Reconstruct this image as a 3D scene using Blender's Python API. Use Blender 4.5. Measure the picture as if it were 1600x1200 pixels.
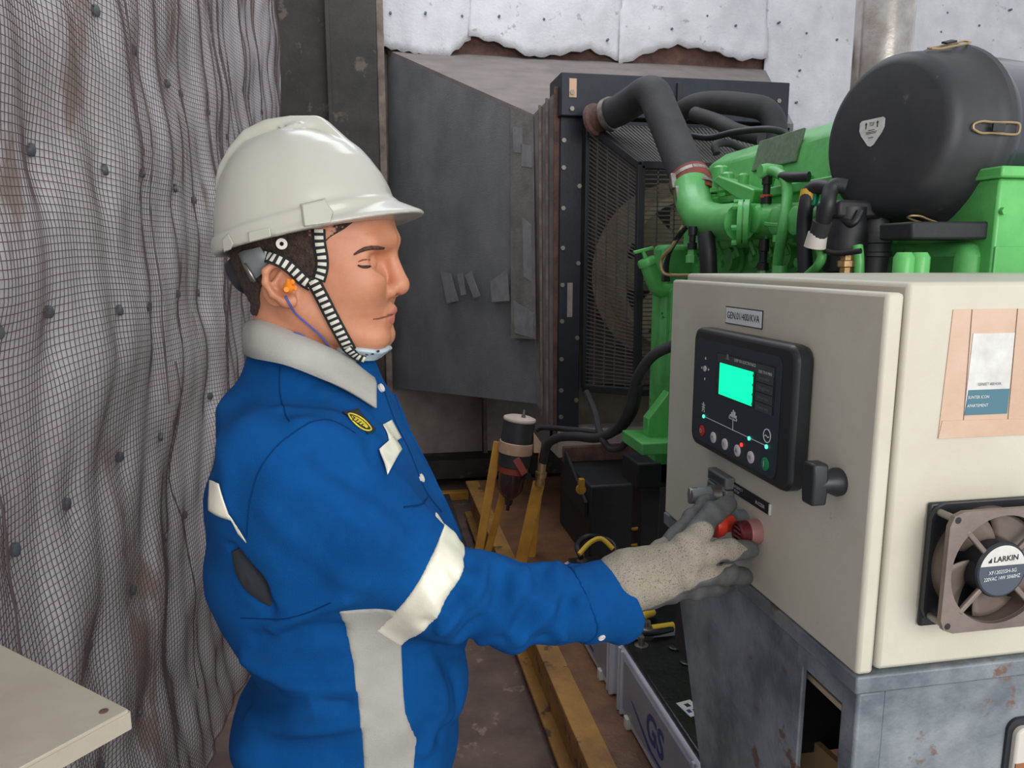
import bpy, bmesh, math, random
import numpy as np
from mathutils import Vector, Matrix
random.seed(7)
for o in list(bpy.data.objects): bpy.data.objects.remove(o)
scene = bpy.context.scene
col = scene.collection
R = math.radians
# ------------------------------------------------------------------ camera
FPX, PITCH, YAW, CZ = 1160.0, R(9.4), R(10.6), 1.56
cd = bpy.data.cameras.new('camera'); cam = bpy.data.objects.new('camera', cd); col.objects.link(cam)
cd.sensor_width = 36; cd.lens = FPX/1600*36; cd.clip_start = .02
cam.location = (0, 0, CZ); cam.rotation_euler = (R(90)-PITCH, 0, -YAW)
scene.camera = cam
# ------------------------------------------------------------------ world, lights, exposure
w = bpy.data.worlds.new('world'); scene.world = w; w.use_nodes = True
bg = w.node_tree.nodes['Background']; bg.inputs[0].default_value = (.90, .94, 1.0, 1); bg.inputs[1].default_value = .78
def area(name, loc, aim, size, energy, color, sy=None):
    l = bpy.data.lights.new(name, 'AREA'); l.energy = energy; l.color = color; l.size = size
    if sy: l.shape = 'RECTANGLE'; l.size_y = sy
    o = bpy.data.objects.new(name, l); col.objects.link(o); o.location = loc
    o.rotation_euler = (Vector(aim)-Vector(loc)).to_track_quat('-Z', 'Y').to_euler()
    return o
area('doorway_daylight', (1.3, -2.6, 2.3), (.2, 2.0, 1.3), 3.0, 100, (1, .98, .95), 2.4)
area('far_overhead_light', (.6, 3.4, 4.6), (.8, 4.4, 1.4), 2.2, 42, (.88, .94, 1))  # area light set overhead at the far end; no roof vent is modelled
fl = bpy.data.lights.new('phone_flash', 'POINT'); fl.energy = 2.0; fl.shadow_soft_size = .03; fl.color = (1, .97, .92)
flo = bpy.data.objects.new('phone_flash', fl); col.objects.link(flo); flo.location = (-.03, -.03, 1.64)
vs = scene.view_settings
vs.view_transform = 'Standard'; vs.look = 'None'; vs.exposure = 0.15; vs.gamma = 1; vs.use_curve_mapping = False
# ------------------------------------------------------------------ helpers
def ray(px, py):
    u = px-800; v = py-600
    yc = FPX*math.cos(PITCH)-v*math.sin(PITCH); z = -FPX*math.sin(PITCH)-v*math.cos(PITCH)
    return Vector((u*math.cos(YAW)+yc*math.sin(YAW), -u*math.sin(YAW)+yc*math.cos(YAW), z))
def P(px, py, Y=None, X=None, z=None):          # a photo point at a known distance -> room point
    d = ray(px, py)
    t = Y/d.y if Y is not None else X/d.x if X is not None else (z-CZ)/d.z
    return Vector((d.x*t, d.y*t, CZ+d.z*t))
def lin(c):
    return tuple(((q/255)/12.92 if q/255 <= .04045 else ((q/255+.055)/1.055)**2.4) for q in c[:3])+(1,)
def mat(name, c, rough=.5, metal=0, c2=None, scale=8, lo=.35, hi=.65, bump=0, bscale=60, c3=None, s3=25, t3=.62, stretch=None,
        emit=None, es=0, alpha=None, trans=0, coat=0, ior=None):
    m = bpy.data.materials.new(name); m.use_nodes = True; nt = m.node_tree; N = nt.nodes; L = nt.links
    b = N['Principled BSDF']; b.inputs['Base Color'].default_value = lin(c); b.inputs['Roughness'].default_value = rough
    b.inputs['Metallic'].default_value = metal
    if coat: b.inputs['Coat Weight'].default_value = coat; b.inputs['Coat Roughness'].default_value = .12
    if trans: b.inputs['Transmission Weight'].default_value = trans
    if ior: b.inputs['IOR'].default_value = ior
    if emit: b.inputs['Emission Color'].default_value = lin(emit); b.inputs['Emission Strength'].default_value = es
    if alpha: b.inputs['Alpha'].default_value = alpha
    tc = N.new('ShaderNodeTexCoord'); vec = tc.outputs['Object']
    if stretch:
        mp = N.new('ShaderNodeMapping'); mp.inputs['Scale'].default_value = stretch; L.new(vec, mp.inputs[0]); vec = mp.outputs[0]
    cur = None
    def noise(s, d=5):
        n = N.new('ShaderNodeTexNoise'); n.inputs['Scale'].default_value = s; n.inputs['Detail'].default_value = d
        n.inputs['Roughness'].default_value = .62; L.new(vec, n.inputs['Vector']); return n.outputs['Fac']
    def mixc(fac, A, B):
        x = N.new('ShaderNodeMix'); x.data_type = 'RGBA'; L.new(fac, x.inputs[0])
        if isinstance(A, tuple): x.inputs[6].default_value = A
        else: L.new(A, x.inputs[6])
        x.inputs[7].default_value = B; return x.outputs[2]
    def step(v, l, h):
        r = N.new('ShaderNodeMapRange'); r.inputs[1].default_value = l; r.inputs[2].default_value = h; L.new(v, r.inputs[0]); return r.outputs[0]
    if c2: cur = mixc(step(noise(scale), lo, hi), lin(c), lin(c2))
    if c3: cur = mixc(step(noise(s3, 8), t3, t3+.05), cur or lin(c), lin(c3))
    if cur: L.new(cur, b.inputs['Base Color'])
    if bump:
        bp = N.new('ShaderNodeBump'); bp.inputs['Strength'].default_value = bump; bp.inputs['Distance'].default_value = .01
        L.new(noise(bscale, 4), bp.inputs['Height']); L.new(bp.outputs[0], b.inputs['Normal'])
    return m
def tag(o, label=None, cat=None, group=None, kind=None):
    if label: o['label'] = label
    if cat: o['category'] = cat
    if group: o['group'] = group
    if kind: o['kind'] = kind
    return o
def thing(name, loc, label, cat, group=None):
    o = bpy.data.objects.new(name, None); o.empty_display_size = .05; col.objects.link(o); o.location = loc
    return tag(o, label, cat, group)
def wloc(o):
    v = Vector((0, 0, 0))
    while o: v += Vector(o.location); o = o.parent
    return v
def link_mesh(name, me, m, parent=None, bevel=0, angle=35, smooth=True):
    o = bpy.data.objects.new(name, me); col.objects.link(o)
    if m: me.materials.append(m)
    if parent: o.parent = parent
    if smooth:
        me.polygons.foreach_set('use_smooth', [True]*len(me.polygons))
        me.set_sharp_from_angle(angle=R(angle))
    if bevel:
        b = o.modifiers.new('bevel', 'BEVEL'); b.width = bevel; b.segments = 2; b.limit_method = 'ANGLE'; b.angle_limit = R(40)
        b.harden_normals = False
    return o
def frame(d):
    d = Vector(d).normalized()
    a = Vector((0, 0, 1)) if abs(d.z) < .9 else Vector((1, 0, 0))
    x = a.cross(d).normalized(); y = d.cross(x).normalized()
    return x, y, d
class MB:
    def __init__(s): s.v = []; s.f = []; s.uv = None
    def add(s, vs, fs):
        n = len(s.v); s.v += [tuple(q) for q in vs]; s.f += [tuple(i+n for i in q) for q in fs]; return s
    def box(s, x0, x1, y0, y1, z0, z1):
        return s.add([(x, y, z) for z in (z0, z1) for y in (y0, y1) for x in (x0, x1)],
                     [(0, 2, 3, 1), (4, 5, 7, 6), (0, 1, 5, 4), (2, 6, 7, 3), (0, 4, 6, 2), (1, 3, 7, 5)])
    def obox(s, c, ex, ey, ez):                       # oriented box: centre and half-extent vectors
        c = Vector(c); ex = Vector(ex); ey = Vector(ey); ez = Vector(ez)
        if ex.cross(ey).dot(ez) < 0: ex = -ex
        return s.add([c+ex*a+ey*b+ez*d for d in (-1, 1) for b in (-1, 1) for a in (-1, 1)],
                     [(0, 2, 3, 1), (4, 5, 7, 6), (0, 1, 5, 4), (2, 6, 7, 3), (0, 4, 6, 2), (1, 3, 7, 5)])
    def bar(s, a, b, wx, wy, up=(0, 0, 1)):
        a = Vector(a); b = Vector(b); d = b-a; u = Vector(up)
        x = u.cross(d)
        if x.length < 1e-6: x = Vector((1, 0, 0)).cross(d)
        x.normalize(); y = d.normalized().cross(x)
        return s.obox((a+b)/2, x*wx/2, y*wy/2, d/2)
    def prism(s, pts, off):                           # polygon extruded by a vector
        pts = [Vector(q) for q in pts]; off = Vector(off); n = len(pts)
        nrm = Vector((0, 0, 0))
        for i in range(n): nrm += pts[i].cross(pts[(i+1) % n])
        if nrm.dot(off) > 0: pts = pts[::-1]
        return s.add(pts+[q+off for q in pts], [tuple(range(n)), tuple(range(2*n-1, n-1, -1))] +
                     [(i, i+n, (i+1) % n+n, (i+1) % n) for i in range(n)])
    def tube(s, path, r, n=10, cap=True, closed=False):
        path = [Vector(q) for q in path]; m = len(path); rs = r if isinstance(r, (list, tuple)) else [r]*m
        vs = []; x = None
        for i in range(m):
            if closed: d = path[(i+1) % m]-path[i-1]
            else: d = path[min(i+1, m-1)]-path[max(i-1, 0)]
            if d.length < 1e-9: d = Vector((0, 0, 1))
            d.normalize()
            if x is None: x = frame(d)[0]
            x = (x-d*x.dot(d)).normalized(); y = d.cross(x)
            vs += [path[i]+(x*math.cos(t)+y*math.sin(t))*rs[i] for t in (2*math.pi*k/n for k in range(n))]
        fs = []
        for i in range(m if closed else m-1):
            j = (i+1) % m
            for k in range(n): fs.append((i*n+k, i*n+(k+1) % n, j*n+(k+1) % n, j*n+k))
        if cap and not closed: fs += [tuple(range(n-1, -1, -1)), tuple((m-1)*n+k for k in range(n))]
        return s.add(vs, fs)
    def cyl(s, a, b, r, r2=None, n=20):
        return s.tube([a, b], [r, r if r2 is None else r2], n)
    def lathe(s, o, d, prof, n=32, cap=True):         # prof: (distance along d, radius)
        x, y, d = frame(d); o = Vector(o); vs = []
        for h, r in prof: vs += [o+d*h+(x*math.cos(t)+y*math.sin(t))*r for t in (2*math.pi*k/n for k in range(n))]
        fs = [(i*n+k, i*n+(k+1) % n, (i+1)*n+(k+1) % n, (i+1)*n+k) for i in range(len(prof)-1) for k in range(n)]
        if cap: fs += [tuple(range(n-1, -1, -1)), tuple((len(prof)-1)*n+k for k in range(n))]
        return s.add(vs, fs)
    def ring(s, o, d, r0, r1, h, n=32):               # flat ring with thickness h along d
        x, y, d = frame(d); o = Vector(o); vs = []
        for hh, r in ((0, r1), (h, r1), (h, r0), (0, r0)): vs += [o+d*hh+(x*math.cos(t)+y*math.sin(t))*r for t in (2*math.pi*k/n for k in range(n))]
        return s.add(vs, [(i*n+k, i*n+(k+1) % n, ((i+1) % 4)*n+(k+1) % n, ((i+1) % 4)*n+k) for i in range(4) for k in range(n)])
    def hexnut(s, o, d, r, h): return s.lathe(o, d, [(0, r), (h, r)], 6)
    def grid(s, pts):                                 # 2-D list of points
        a = len(pts); b = len(pts[0])
        return s.add([q for row in pts for q in row], [(i*b+j, i*b+j+1, (i+1)*b+j+1, (i+1)*b+j) for i in range(a-1) for j in range(b-1)])
    def build(s, name, m, parent=None, bevel=0, angle=35, smooth=True):
        o = wloc(parent) if parent else Vector((0, 0, 0))
        me = bpy.data.meshes.new(name); me.from_pydata([(q[0]-o.x, q[1]-o.y, q[2]-o.z) for q in s.v], [], s.f); me.update()
        return link_mesh(name, me, m, parent, bevel, angle, smooth)
def spline(pts, n=8):                                 # Catmull-Rom through the points
    pts = [Vector(q) for q in pts]; out = []
    for i in range(len(pts)-1):
        a, b, c, d = pts[max(i-1, 0)], pts[i], pts[i+1], pts[min(i+2, len(pts)-1)]
        for k in range(n):
            t = k/n; out.append(.5*((2*b)+(c-a)*t+(2*a-5*b+4*c-d)*t*t+(3*b-a-3*c+d)*t**3))
    return out+[pts[-1]]
def text(name, s, m, o, right, up, height, parent=None, width=None, depth=.0004, align='CENTER', bold=0):
    cu = bpy.data.curves.new('t', 'FONT'); cu.body = s; cu.size = 1; cu.extrude = 0; cu.align_x = align; cu.align_y = 'CENTER'; cu.resolution_u = 3; cu.offset = bold
    t = bpy.data.objects.new('t', cu); col.objects.link(t)
    me = bpy.data.meshes.new_from_object(t.evaluated_get(bpy.context.evaluated_depsgraph_get()))
    bpy.data.objects.remove(t); bpy.data.curves.remove(cu)
    xs = [v.co.x for v in me.vertices] or [0]; W = (max(xs)-min(xs)) or 1
    right = Vector(right).normalized(); up = Vector(up).normalized(); o = Vector(o)-(wloc(parent) if parent else Vector((0, 0, 0)))
    ky = height/.72; kx = width/W if width else ky
    nrm = right.cross(up)
    for v in me.vertices: v.co = o+right*v.co.x*kx+up*v.co.y*ky+nrm*depth
    me.name = name; me.materials.clear()
    return link_mesh(name, me, m, parent, smooth=False)
# ---- implicit surfaces (numpy) -> quad meshes
def surface_nets(f, lo, hi, h, smooth=1):
    ax = [np.arange(lo[i], hi[i]+h, h, dtype=np.float32) for i in range(3)]
    V = f((ax[0][:, None, None], ax[1][None, :, None], ax[2][None, None, :]))
    V = np.broadcast_to(V, (len(ax[0]), len(ax[1]), len(ax[2]))).astype(np.float32)
    I = V < 0
    def cc(A, i, j, k): return A[i:A.shape[0]-1+i, j:A.shape[1]-1+j, k:A.shape[2]-1+k]
    cnt = sum(cc(I, i, j, k).astype(np.uint8) for i in (0, 1) for j in (0, 1) for k in (0, 1))
    mask = (cnt > 0) & (cnt < 8); ci = np.argwhere(mask); n = len(ci)
    idx = np.full(mask.shape, -1, np.int64); idx[mask] = np.arange(n)
    acc = np.zeros((n, 3), np.float32); num = np.zeros((n, 1), np.float32)
    for axis in range(3):
        for p in (0, 1):
            for q in (0, 1):
                o = [0, 0, 0]; o[(axis+1) % 3] = p; o[(axis+2) % 3] = q; e = list(o); e[axis] = 1
                a = V[tuple((ci+o).T)]; b = V[tuple((ci+e).T)]; s = (a < 0) != (b < 0)
                t = np.where(s, a/np.where(s, a-b, 1), 0)
                pt = np.tile(np.array(o, np.float32), (n, 1)); pt[:, axis] = t
                acc += pt*s[:, None]; num += s[:, None]
    verts = (ci+acc/np.maximum(num, 1))*h+np.array(lo, np.float32)
    quads = []
    for axis in range(3):
        b1, b2 = (axis+1) % 3, (axis+2) % 3
        sl = [slice(None)]*3; sl[axis] = slice(0, -1); sh = [slice(None)]*3; sh[axis] = slice(1, None)
        A = I[tuple(sl)]; B = I[tuple(sh)]; e = np.argwhere(A != B)
        e = e[(e[:, b1] > 0) & (e[:, b2] > 0) & (e[:, b1] < idx.shape[b1]) & (e[:, b2] < idx.shape[b2])]
        if not len(e): continue
        def g(d1, d2):
            k = e.copy(); k[:, b1] += d1; k[:, b2] += d2; return idx[tuple(k.T)]
        q = np.stack([g(-1, -1), g(0, -1), g(0, 0), g(-1, 0)], 1)
        fl_ = ~A[tuple(e.T)]; q[fl_] = q[fl_][:, ::-1]; quads.append(q)
    quads = np.concatenate(quads); quads = quads[(quads >= 0).all(1)]
    for _ in range(smooth):
        s = np.zeros_like(verts); c = np.zeros((n, 1), np.float32)
        for a, b in ((0, 1), (1, 2), (2, 3), (3, 0)):
            np.add.at(s, quads[:, a], verts[quads[:, b]]); np.add.at(c, quads[:, a], 1)
        verts = verts*.45+s/np.maximum(c, 1)*.55
    return verts, quads
def np_mesh(name, verts, quads, m, parent=None):
    o = wloc(parent) if parent else Vector((0, 0, 0))
    verts = verts-np.array(o, np.float32)
    me = bpy.data.meshes.new(name); me.vertices.add(len(verts)); me.vertices.foreach_set('co', verts.astype(np.float32).ravel())
    k = quads.shape[1]
    me.loops.add(quads.size); me.loops.foreach_set('vertex_index', quads.astype(np.int32).ravel())
    me.polygons.add(len(quads)); me.polygons.foreach_set('loop_start', np.arange(0, quads.size, k, dtype=np.int32))
    me.polygons.foreach_set('use_smooth', np.ones(len(quads), bool)); me.update(calc_edges=True); me.validate()
    ob = bpy.data.objects.new(name, me); col.objects.link(ob)
    if m: me.materials.append(m)
    if parent: ob.parent = parent
    return ob
def smin(a, b, k):
    h = np.maximum(k-np.abs(a-b), 0)/k
    return np.minimum(a, b)-h*h*k*.25
def smax(a, b, k): return -smin(-a, -b, k)
def rcone(p, a, b, ra, rb):
    d = [b[i]-a[i] for i in range(3)]; L2 = sum(q*q for q in d) or 1e-9
    t = np.clip(((p[0]-a[0])*d[0]+(p[1]-a[1])*d[1]+(p[2]-a[2])*d[2])/L2, 0, 1)
    return np.sqrt((p[0]-a[0]-d[0]*t)**2+(p[1]-a[1]-d[1]*t)**2+(p[2]-a[2]-d[2]*t)**2)-(ra+(rb-ra)*t)
def chain(p, pts, rs, k=.01):
    v = None
    for i in range(len(pts)-1):
        q = rcone(p, pts[i], pts[i+1], rs[i], rs[i+1]); v = q if v is None else smin(v, q, k)
    return v
def ellip(p, c, r, M=None):
    x, y, z = p[0]-c[0], p[1]-c[1], p[2]-c[2]
    if M is not None: x, y, z = (M[0][0]*x+M[1][0]*y+M[2][0]*z, M[0][1]*x+M[1][1]*y+M[2][1]*z, M[0][2]*x+M[1][2]*y+M[2][2]*z)
    k0 = np.sqrt((x/r[0])**2+(y/r[1])**2+(z/r[2])**2); k1 = np.sqrt((x/r[0]**2)**2+(y/r[1]**2)**2+(z/r[2]**2)**2)
    return k0*(k0-1)/np.maximum(k1, 1e-6)
def hit(f, px, py, t0=.5, off=0, n=90):               # first point of an implicit surface along a viewing direction
    d = ray(px, py).normalized(); t = t0
    for _ in range(n):
        q = (np.float64(d.x*t), np.float64(d.y*t), np.float64(CZ+d.z*t)); v = float(f(q))-off
        if v < 2e-4: break
        t += v*.6
        if t > 3: return None
    return Vector((d.x*t, d.y*t, CZ+d.z*t))
def grad(f, q, e=.003):
    q = [float(i) for i in q]; g = []
    for i in range(3):
        a = list(q); b = list(q); a[i] += e; b[i] -= e
        g.append(float(f(tuple(np.float64(s) for s in a)))-float(f(tuple(np.float64(s) for s in b))))
    return Vector(g).normalized()
def snap(f, q, off=0):                                # move a point onto the surface
    q = Vector(q)
    for _ in range(12): q -= grad(f, q)*(float(f(tuple(np.float64(s) for s in q)))-off)*.8
    return q
# ------------------------------------------------------------------ materials
M = {}
M['floor'] = mat('floor_dirt', (122, 100, 90), .8, c2=(90, 74, 70), scale=5, bump=.4, bscale=30, c3=(146, 122, 108), s3=9, t3=.6)
M['cloth'] = mat('insulation_cloth', (226, 221, 224), .7, c2=(206, 197, 196), scale=2.2, lo=.3, hi=.75, bump=.5, bscale=45, c3=(168, 150, 140), s3=3.2, t3=.6, stretch=(1, 1, .45))
M['wire'] = mat('mesh_wire', (104, 88, 88), .6, .3)
M['pad'] = mat('pad_grey', (92, 98, 104), .5, .2)
M['white_cloth'] = mat('white_insulation', (208, 207, 209), .7, c2=(192, 191, 194), scale=6, bump=.35, bscale=60, c3=(165, 160, 158), s3=14, t3=.64)
M['wall'] = mat('grey_block_wall', (178, 164, 156), .9, c2=(146, 134, 128), scale=4, bump=.3, bscale=50)
M['rust'] = mat('rusty_steel', (112, 80, 68), .8, c2=(76, 56, 50), scale=14, bump=.4)
M['dark_steel'] = mat('dark_column', (62, 57, 51), .7, c2=(44, 41, 38), scale=5, bump=.25, c3=(96, 84, 74), s3=7, t3=.6)
M['strip'] = mat('pale_strip', (132, 118, 108), .8, c2=(100, 84, 76), scale=12)
M['duct'] = mat('duct_canvas', (124, 125, 127), .85, c2=(104, 106, 109), scale=3, bump=.35, bscale=160, c3=(110, 108, 106), s3=40, t3=.66)
M['duct_top'] = mat('duct_top_dust', (128, 118, 112), .9, c2=(112, 104, 100), scale=5, bump=.25, bscale=120)
M['duct_edge'] = mat('duct_edge_tin', (126, 122, 118), .75, c2=(104, 100, 97), scale=9, bump=.3)
M['tape'] = mat('grey_tape', (138, 139, 140), .5, c2=(120, 120, 122), scale=20)
# ------------------------------------------------------------------ setting
MB().box(-.75, 5.4, -.6, 5.4, -.06, 0).build('floor', M['floor'])['kind'] = 'structure'
XW = -.53
def wall_h(y, z):
    wy = y+.05*np.sin(2.1*z+1)+.03*np.sin(5*z+2*y)
    amp = .30+.26*np.clip((y-1.1)/1.2, 0, 1)+.22*np.clip((1.2-z)/1.0, 0, 1)
    h = .020*np.sin(2.2*y+1.3*z)+amp*(.016*np.sin(7.5*wy+1.1*np.sin(1.7*z))+.014*(1-2*np.abs(np.sin(6.3*wy+1.4*np.sin(1.9*z+1))))
        + .008*np.sin(23*wy+2.0*np.sin(2.6*z+.4))+.0045*np.sin(47*wy+2.4*np.sin(3.1*z)))
    h = h+.006*np.sin(11*z+3*y)+.004*np.sin(19*z-7*y)
    q = np.cos((y-1.2)/.25*2*np.pi)*.5+np.cos((z-.22)/.30*2*np.pi)*.5
    return XW+h-.010*np.clip(q, 0, 1)**2
ys = np.concatenate([np.arange(.2, 1.0, .04), np.arange(1.0, 3.0, .0085), np.arange(3.0, 5.2, .018)]); zs = np.arange(0, 3.45, .022)
YY, ZZ = np.meshgrid(ys, zs, indexing='ij'); XX = wall_h(YY, ZZ)
vv = np.stack([XX, YY, ZZ], -1).reshape(-1, 3); a, b = YY.shape
ii = np.arange(a*b).reshape(a, b)
qq = np.stack([ii[:-1, :-1], ii[:-1, 1:], ii[1:, 1:], ii[1:, :-1]], -1).reshape(-1, 4)[:, ::-1]
wl = np_mesh('wall_left', vv.astype(np.float32), qq, M['cloth']); wl['kind'] = 'structure'
bk = MB().box(-.75, -.62, -.3, 5.3, 0, 3.45).build('backing_panel', M['wall'], wl)
# wire mesh hung in front of the cloth
def wires():
    V = []; Q = []; n0 = 0; off = .0075; r = .00085
    def strip(pts, dirs):
        nonlocal n0
        n = len(pts); v = (pts[:, None, :]+dirs[None]*r).reshape(-1, 3); i = np.arange(n-1)[:, None]*3
        for k in range(3):
            k2 = (k+1) % 3
            Q.append(np.concatenate([i+k, i+k2, i+3+k2, i+3+k], 1)+n0)
        V.append(v); n0 += len(v)
    dh = np.array([[1, 0, 0], [-.5, 0, .87], [-.5, 0, -.87]]); dv = np.array([[1, 0, 0], [-.5, .87, 0], [-.5, -.87, 0]])
    warp_z = lambda y, z: z+.012*np.sin(3.1*y+1.7*z)+.006*np.sin(9*y+4*z)
    warp_y = lambda y, z: y+.010*np.sin(2.7*z+2*y)+.005*np.sin(8*z+5*y)
    yy = np.arange(.3, 4.95, .022)
    for z in np.arange(.02, 3.4, .0132):
        w_ = warp_z(yy, z); strip(np.stack([wall_h(yy, w_)+off, yy, w_], 1), dh)
    zz = np.arange(0, 3.42, .03)
    for y in np.arange(.3, 4.95, .0132):
        w_ = warp_y(y, zz); strip(np.stack([wall_h(w_, zz)+off, w_, zz], 1), dv)
    return np.concatenate(V).astype(np.float32), np.concatenate(Q)
v_, q_ = wires()
wm = np_mesh('wire_mesh', v_, q_, M['wire'], wl); wm['kind'] = 'stuff'
# round fastening discs and sagging dark wires
disc = None
for r_, z in enumerate((.55, .84, 1.125, 1.46, 1.755, 2.04, 2.33)):
    for k in range(-3, 14):
        y = 1.205+.25*k+(.02*math.sin(k*2.3+r_)); zq = z+.012*math.sin(k*1.9+r_*2)
        if random.random() < .1 and k > 3: continue
        x = float(wall_h(np.float64(y), np.float64(zq)))
        if disc is None:
            disc = MB().lathe((0, 0, 0), (1, 0, 0), [(.002, .0115), (.0085, .0115), (.0105, .008)], 16).build('fastener_disc', M['pad'], wl); o = disc
        else: o = disc.copy(); col.objects.link(o)
        o.location = (x, y, zq); o.rotation_euler = (0, random.uniform(-.2, .2), random.uniform(-.3, .3))
for k, (y0, z0, y1, z1) in enumerate(((1.12, 1.35, 1.22, .4), (1.93, 2.6, 2.0, 1.2), (2.05, 1.3, 2.2, .3), (1.75, 2.5, 1.9, 1.8), (2.6, 2.4, 2.7, 1.5))):
    pts = []
    for t in np.linspace(0, 1, 26):
        y = y0+(y1-y0)*t+.02*math.sin(9*t+k); z = z0+(z1-z0)*t; pts.append((float(wall_h(np.float64(y), np.float64(z)))+.012, y, z))
    MB().tube(pts, .002, 5).build('tie_wire', M['wire'], wl)
# far wall with the lower blocks and the hung white insulation
YF = 5.2
wf = MB().box(-.75, 5.4, YF, YF+.12, 0, 4.3).build('wall_far', M['wall']); wf['kind'] = 'structure'
def sheet(x0, x1, bot, name='insulation_sheet', seed=0, Y=YF-.12):
    n = 30; rows = []
    for j in range(26):
        t = j/25; row = []
        for i in range(n+1):
            s = i/n; px = x0+(x1-x0)*s; yb = np.interp(s, np.linspace(0, 1, len(bot)), bot)+2*math.sin(i*1.7+seed)
            q = P(px, yb, Y=Y); z = 4.3+(q.z-4.3)*t
            d = .012*math.sin(s*7+seed)+.012*math.sin(t*9+s*5+seed*2)*t+.012*t**4*math.sin(s*17+seed)+.002*math.sin(s*31+t*23)
            row.append((P(px, yb, Y=Y).x, Y-.02-d-.03*math.sin(math.pi*s)*(.4+t*.6), z))
        rows.append(row)
    o = MB().grid(rows[::-1]).build(name, M['white_cloth'], wf, angle=80)
    so = o.modifiers.new('solid', 'SOLIDIFY'); so.thickness = .012
    return o
sheet(592, 735, [74, 82, 90, 92, 62], seed=1); sheet(731, 968, [58, 70, 92, 88, 80, 96], seed=2)
sheet(965, 1196, [104, 84, 72, 82, 96, 92], seed=3); sheet(1188, 1342, [205, 215, 210, 214], seed=4)
sheet(1338, 1612, [160, 170, 165, 160], seed=5)
for px, py in ((610, 20), (665, 20), (722, 25), (780, 25), (850, 30), (893, 35), (950, 62), (1050, 45), (1105, 25), (1150, 40), (1218, 35), (1260, 52), (1308, 62), (1250, 110), (1300, 118), (1245, 160), (1290, 20), (1480, 20), (1530, 40), (1580, 15), (1470, 50)):
    q = P(px, py, Y=YF-.165); MB().lathe(q, (0, -1, 0), [(-.02, .008), (.004, .008), (.006, .006)], 12).build('fastener_disc', M['pad'], wf)
a0 = P(735, 96, Y=YF-.04); a1 = P(1190, 108, Y=YF-.04)
t1 = MB().box(a0.x-.55, a1.x, YF-.09, YF, a1.z-.02, a0.z+.17).build('trim_1', M['rust'], bevel=.006); t1['kind'] = 'structure'
# steel column in the far left corner
c0 = P(452, 200, Y=5.0).x; c1 = P(592, 200, Y=5.0).x
tc_ = MB().box(c0-.14, c0+.26, 5.02, 5.19, 0, 3.45).build('trim_2', M['dark_steel'], bevel=.008); tc_['kind'] = 'structure'
MB().box(c0+.26, c1, 4.93, 5.19, 0, 3.45).build('flange_plate', M['dark_steel'], tc_, bevel=.01)
MB().box(c0+.245, c0+.27, 4.915, 5.0, 0, 3.45).build('angle_edge', M['dark_steel'], tc_, bevel=.004)
MB().box(c1, c1+.045, 4.96, 5.19, .3, 3.3).build('edge_strip', M['strip'], tc_, bevel=.006)
# low wall details under the duct
b0 = P(620, 722, Y=5.1); b1 = P(800, 722, Y=5.1)
t3 = MB().box(c1+.03, 1.6, 4.98, YF, P(700, 748, Y=5.0).z, P(700, 718, Y=5.0).z).build('trim_3', M['dark_steel'], bevel=.008); t3['kind'] = 'structure'
qx = P(757, 650, Y=5.15).x
t4 = MB().box(qx-.012, qx+.018, 5.13, YF, P(757, 718, Y=5.1).z, P(757, 600, Y=5.15).z).build('trim_4', M['strip'], bevel=.004); t4['kind'] = 'structure'
# ------------------------------------------------------------------ radiator outlet duct
D = [Vector((.143, 5.12, 2.90)), Vector((.114, 5.12, .70)), Vector((.805, 3.62, .845)), Vector((.782, 3.62, 2.25))]
duct = thing('air_duct', (.8, 4.4, .70), 'grey canvas-covered air duct flaring from radiator to far wall', 'duct')
sn = (D[1]-D[0]).cross(D[3]-D[0]).normalized()
if sn.x > 0: sn = -sn
MB().prism(D, -sn*.02).build('side_panel', M['duct'], duct, bevel=.004)
D2 = [Vector((2.9-q.x, q.y, q.z)) for q in D]
MB().prism([D[0], D[3], D2[3], D2[0]], (0, 0, -.02)).build('top_panel', M['duct_top'], duct)
MB().prism([D[1], D[2], D2[2], D2[1]], (0, 0, .02)).build('bottom_panel', M['duct'], duct)
MB().prism(D2, (.02, 0, 0)).build('side_panel', M['duct'], duct)
def on_side(px, py, off=.002):
    d = ray(px, py); o = Vector((0, 0, CZ)); t = (D[0]-o).dot(sn)/d.dot(sn); return o+d*t+sn*off
MB().prism([on_side(799, 166), on_side(834, 179), on_side(838, 530), on_side(800, 528)], sn*.004).build('edge_strip', M['duct_edge'], duct)
for quad in (((803, 198), (818, 200), (818, 240), (804, 238)), ((816, 225), (832, 228), (833, 262), (817, 260)), ((690, 424), (706, 428), (718, 470), (700, 474)), ((728, 430), (738, 424), (752, 462), (742, 466)),
             ((768, 440), (794, 420), (798, 470), (770, 472)), ((804, 470), (836, 490), (834, 528), (806, 520)), ((818, 340), (832, 352), (832, 440), (820, 432)), ((716, 428), (724, 426), (730, 460), (722, 462))):
    MB().prism([on_side(x, y, .0065) for x, y in quad], sn*.0015).build('tape_patch', M['tape'], duct)
E1 = [Vector((.782, 3.62, 2.25)), Vector((.805, 3.62, .845)), Vector((.872, 3.44, .70)), Vector((.862, 3.44, 2.335))]
MB().prism(E1, (.015, 0.01, 0)).build('collar_panel', M['duct_edge'], duct)
MB().prism([E1[0], E1[3], Vector((1.94, 3.44, 2.335)), Vector((1.94, 3.62, 2.25))], (0, 0, -.012)).build('collar_panel', M['duct_top'], duct)
MB().bar(E1[3]+Vector((-.012, -.01, 0)), E1[2]+Vector((-.012, -.01, 0)), .03, .02, (0, 1, 0)).build('flange', M['rust'], duct, bevel=.003)
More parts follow.
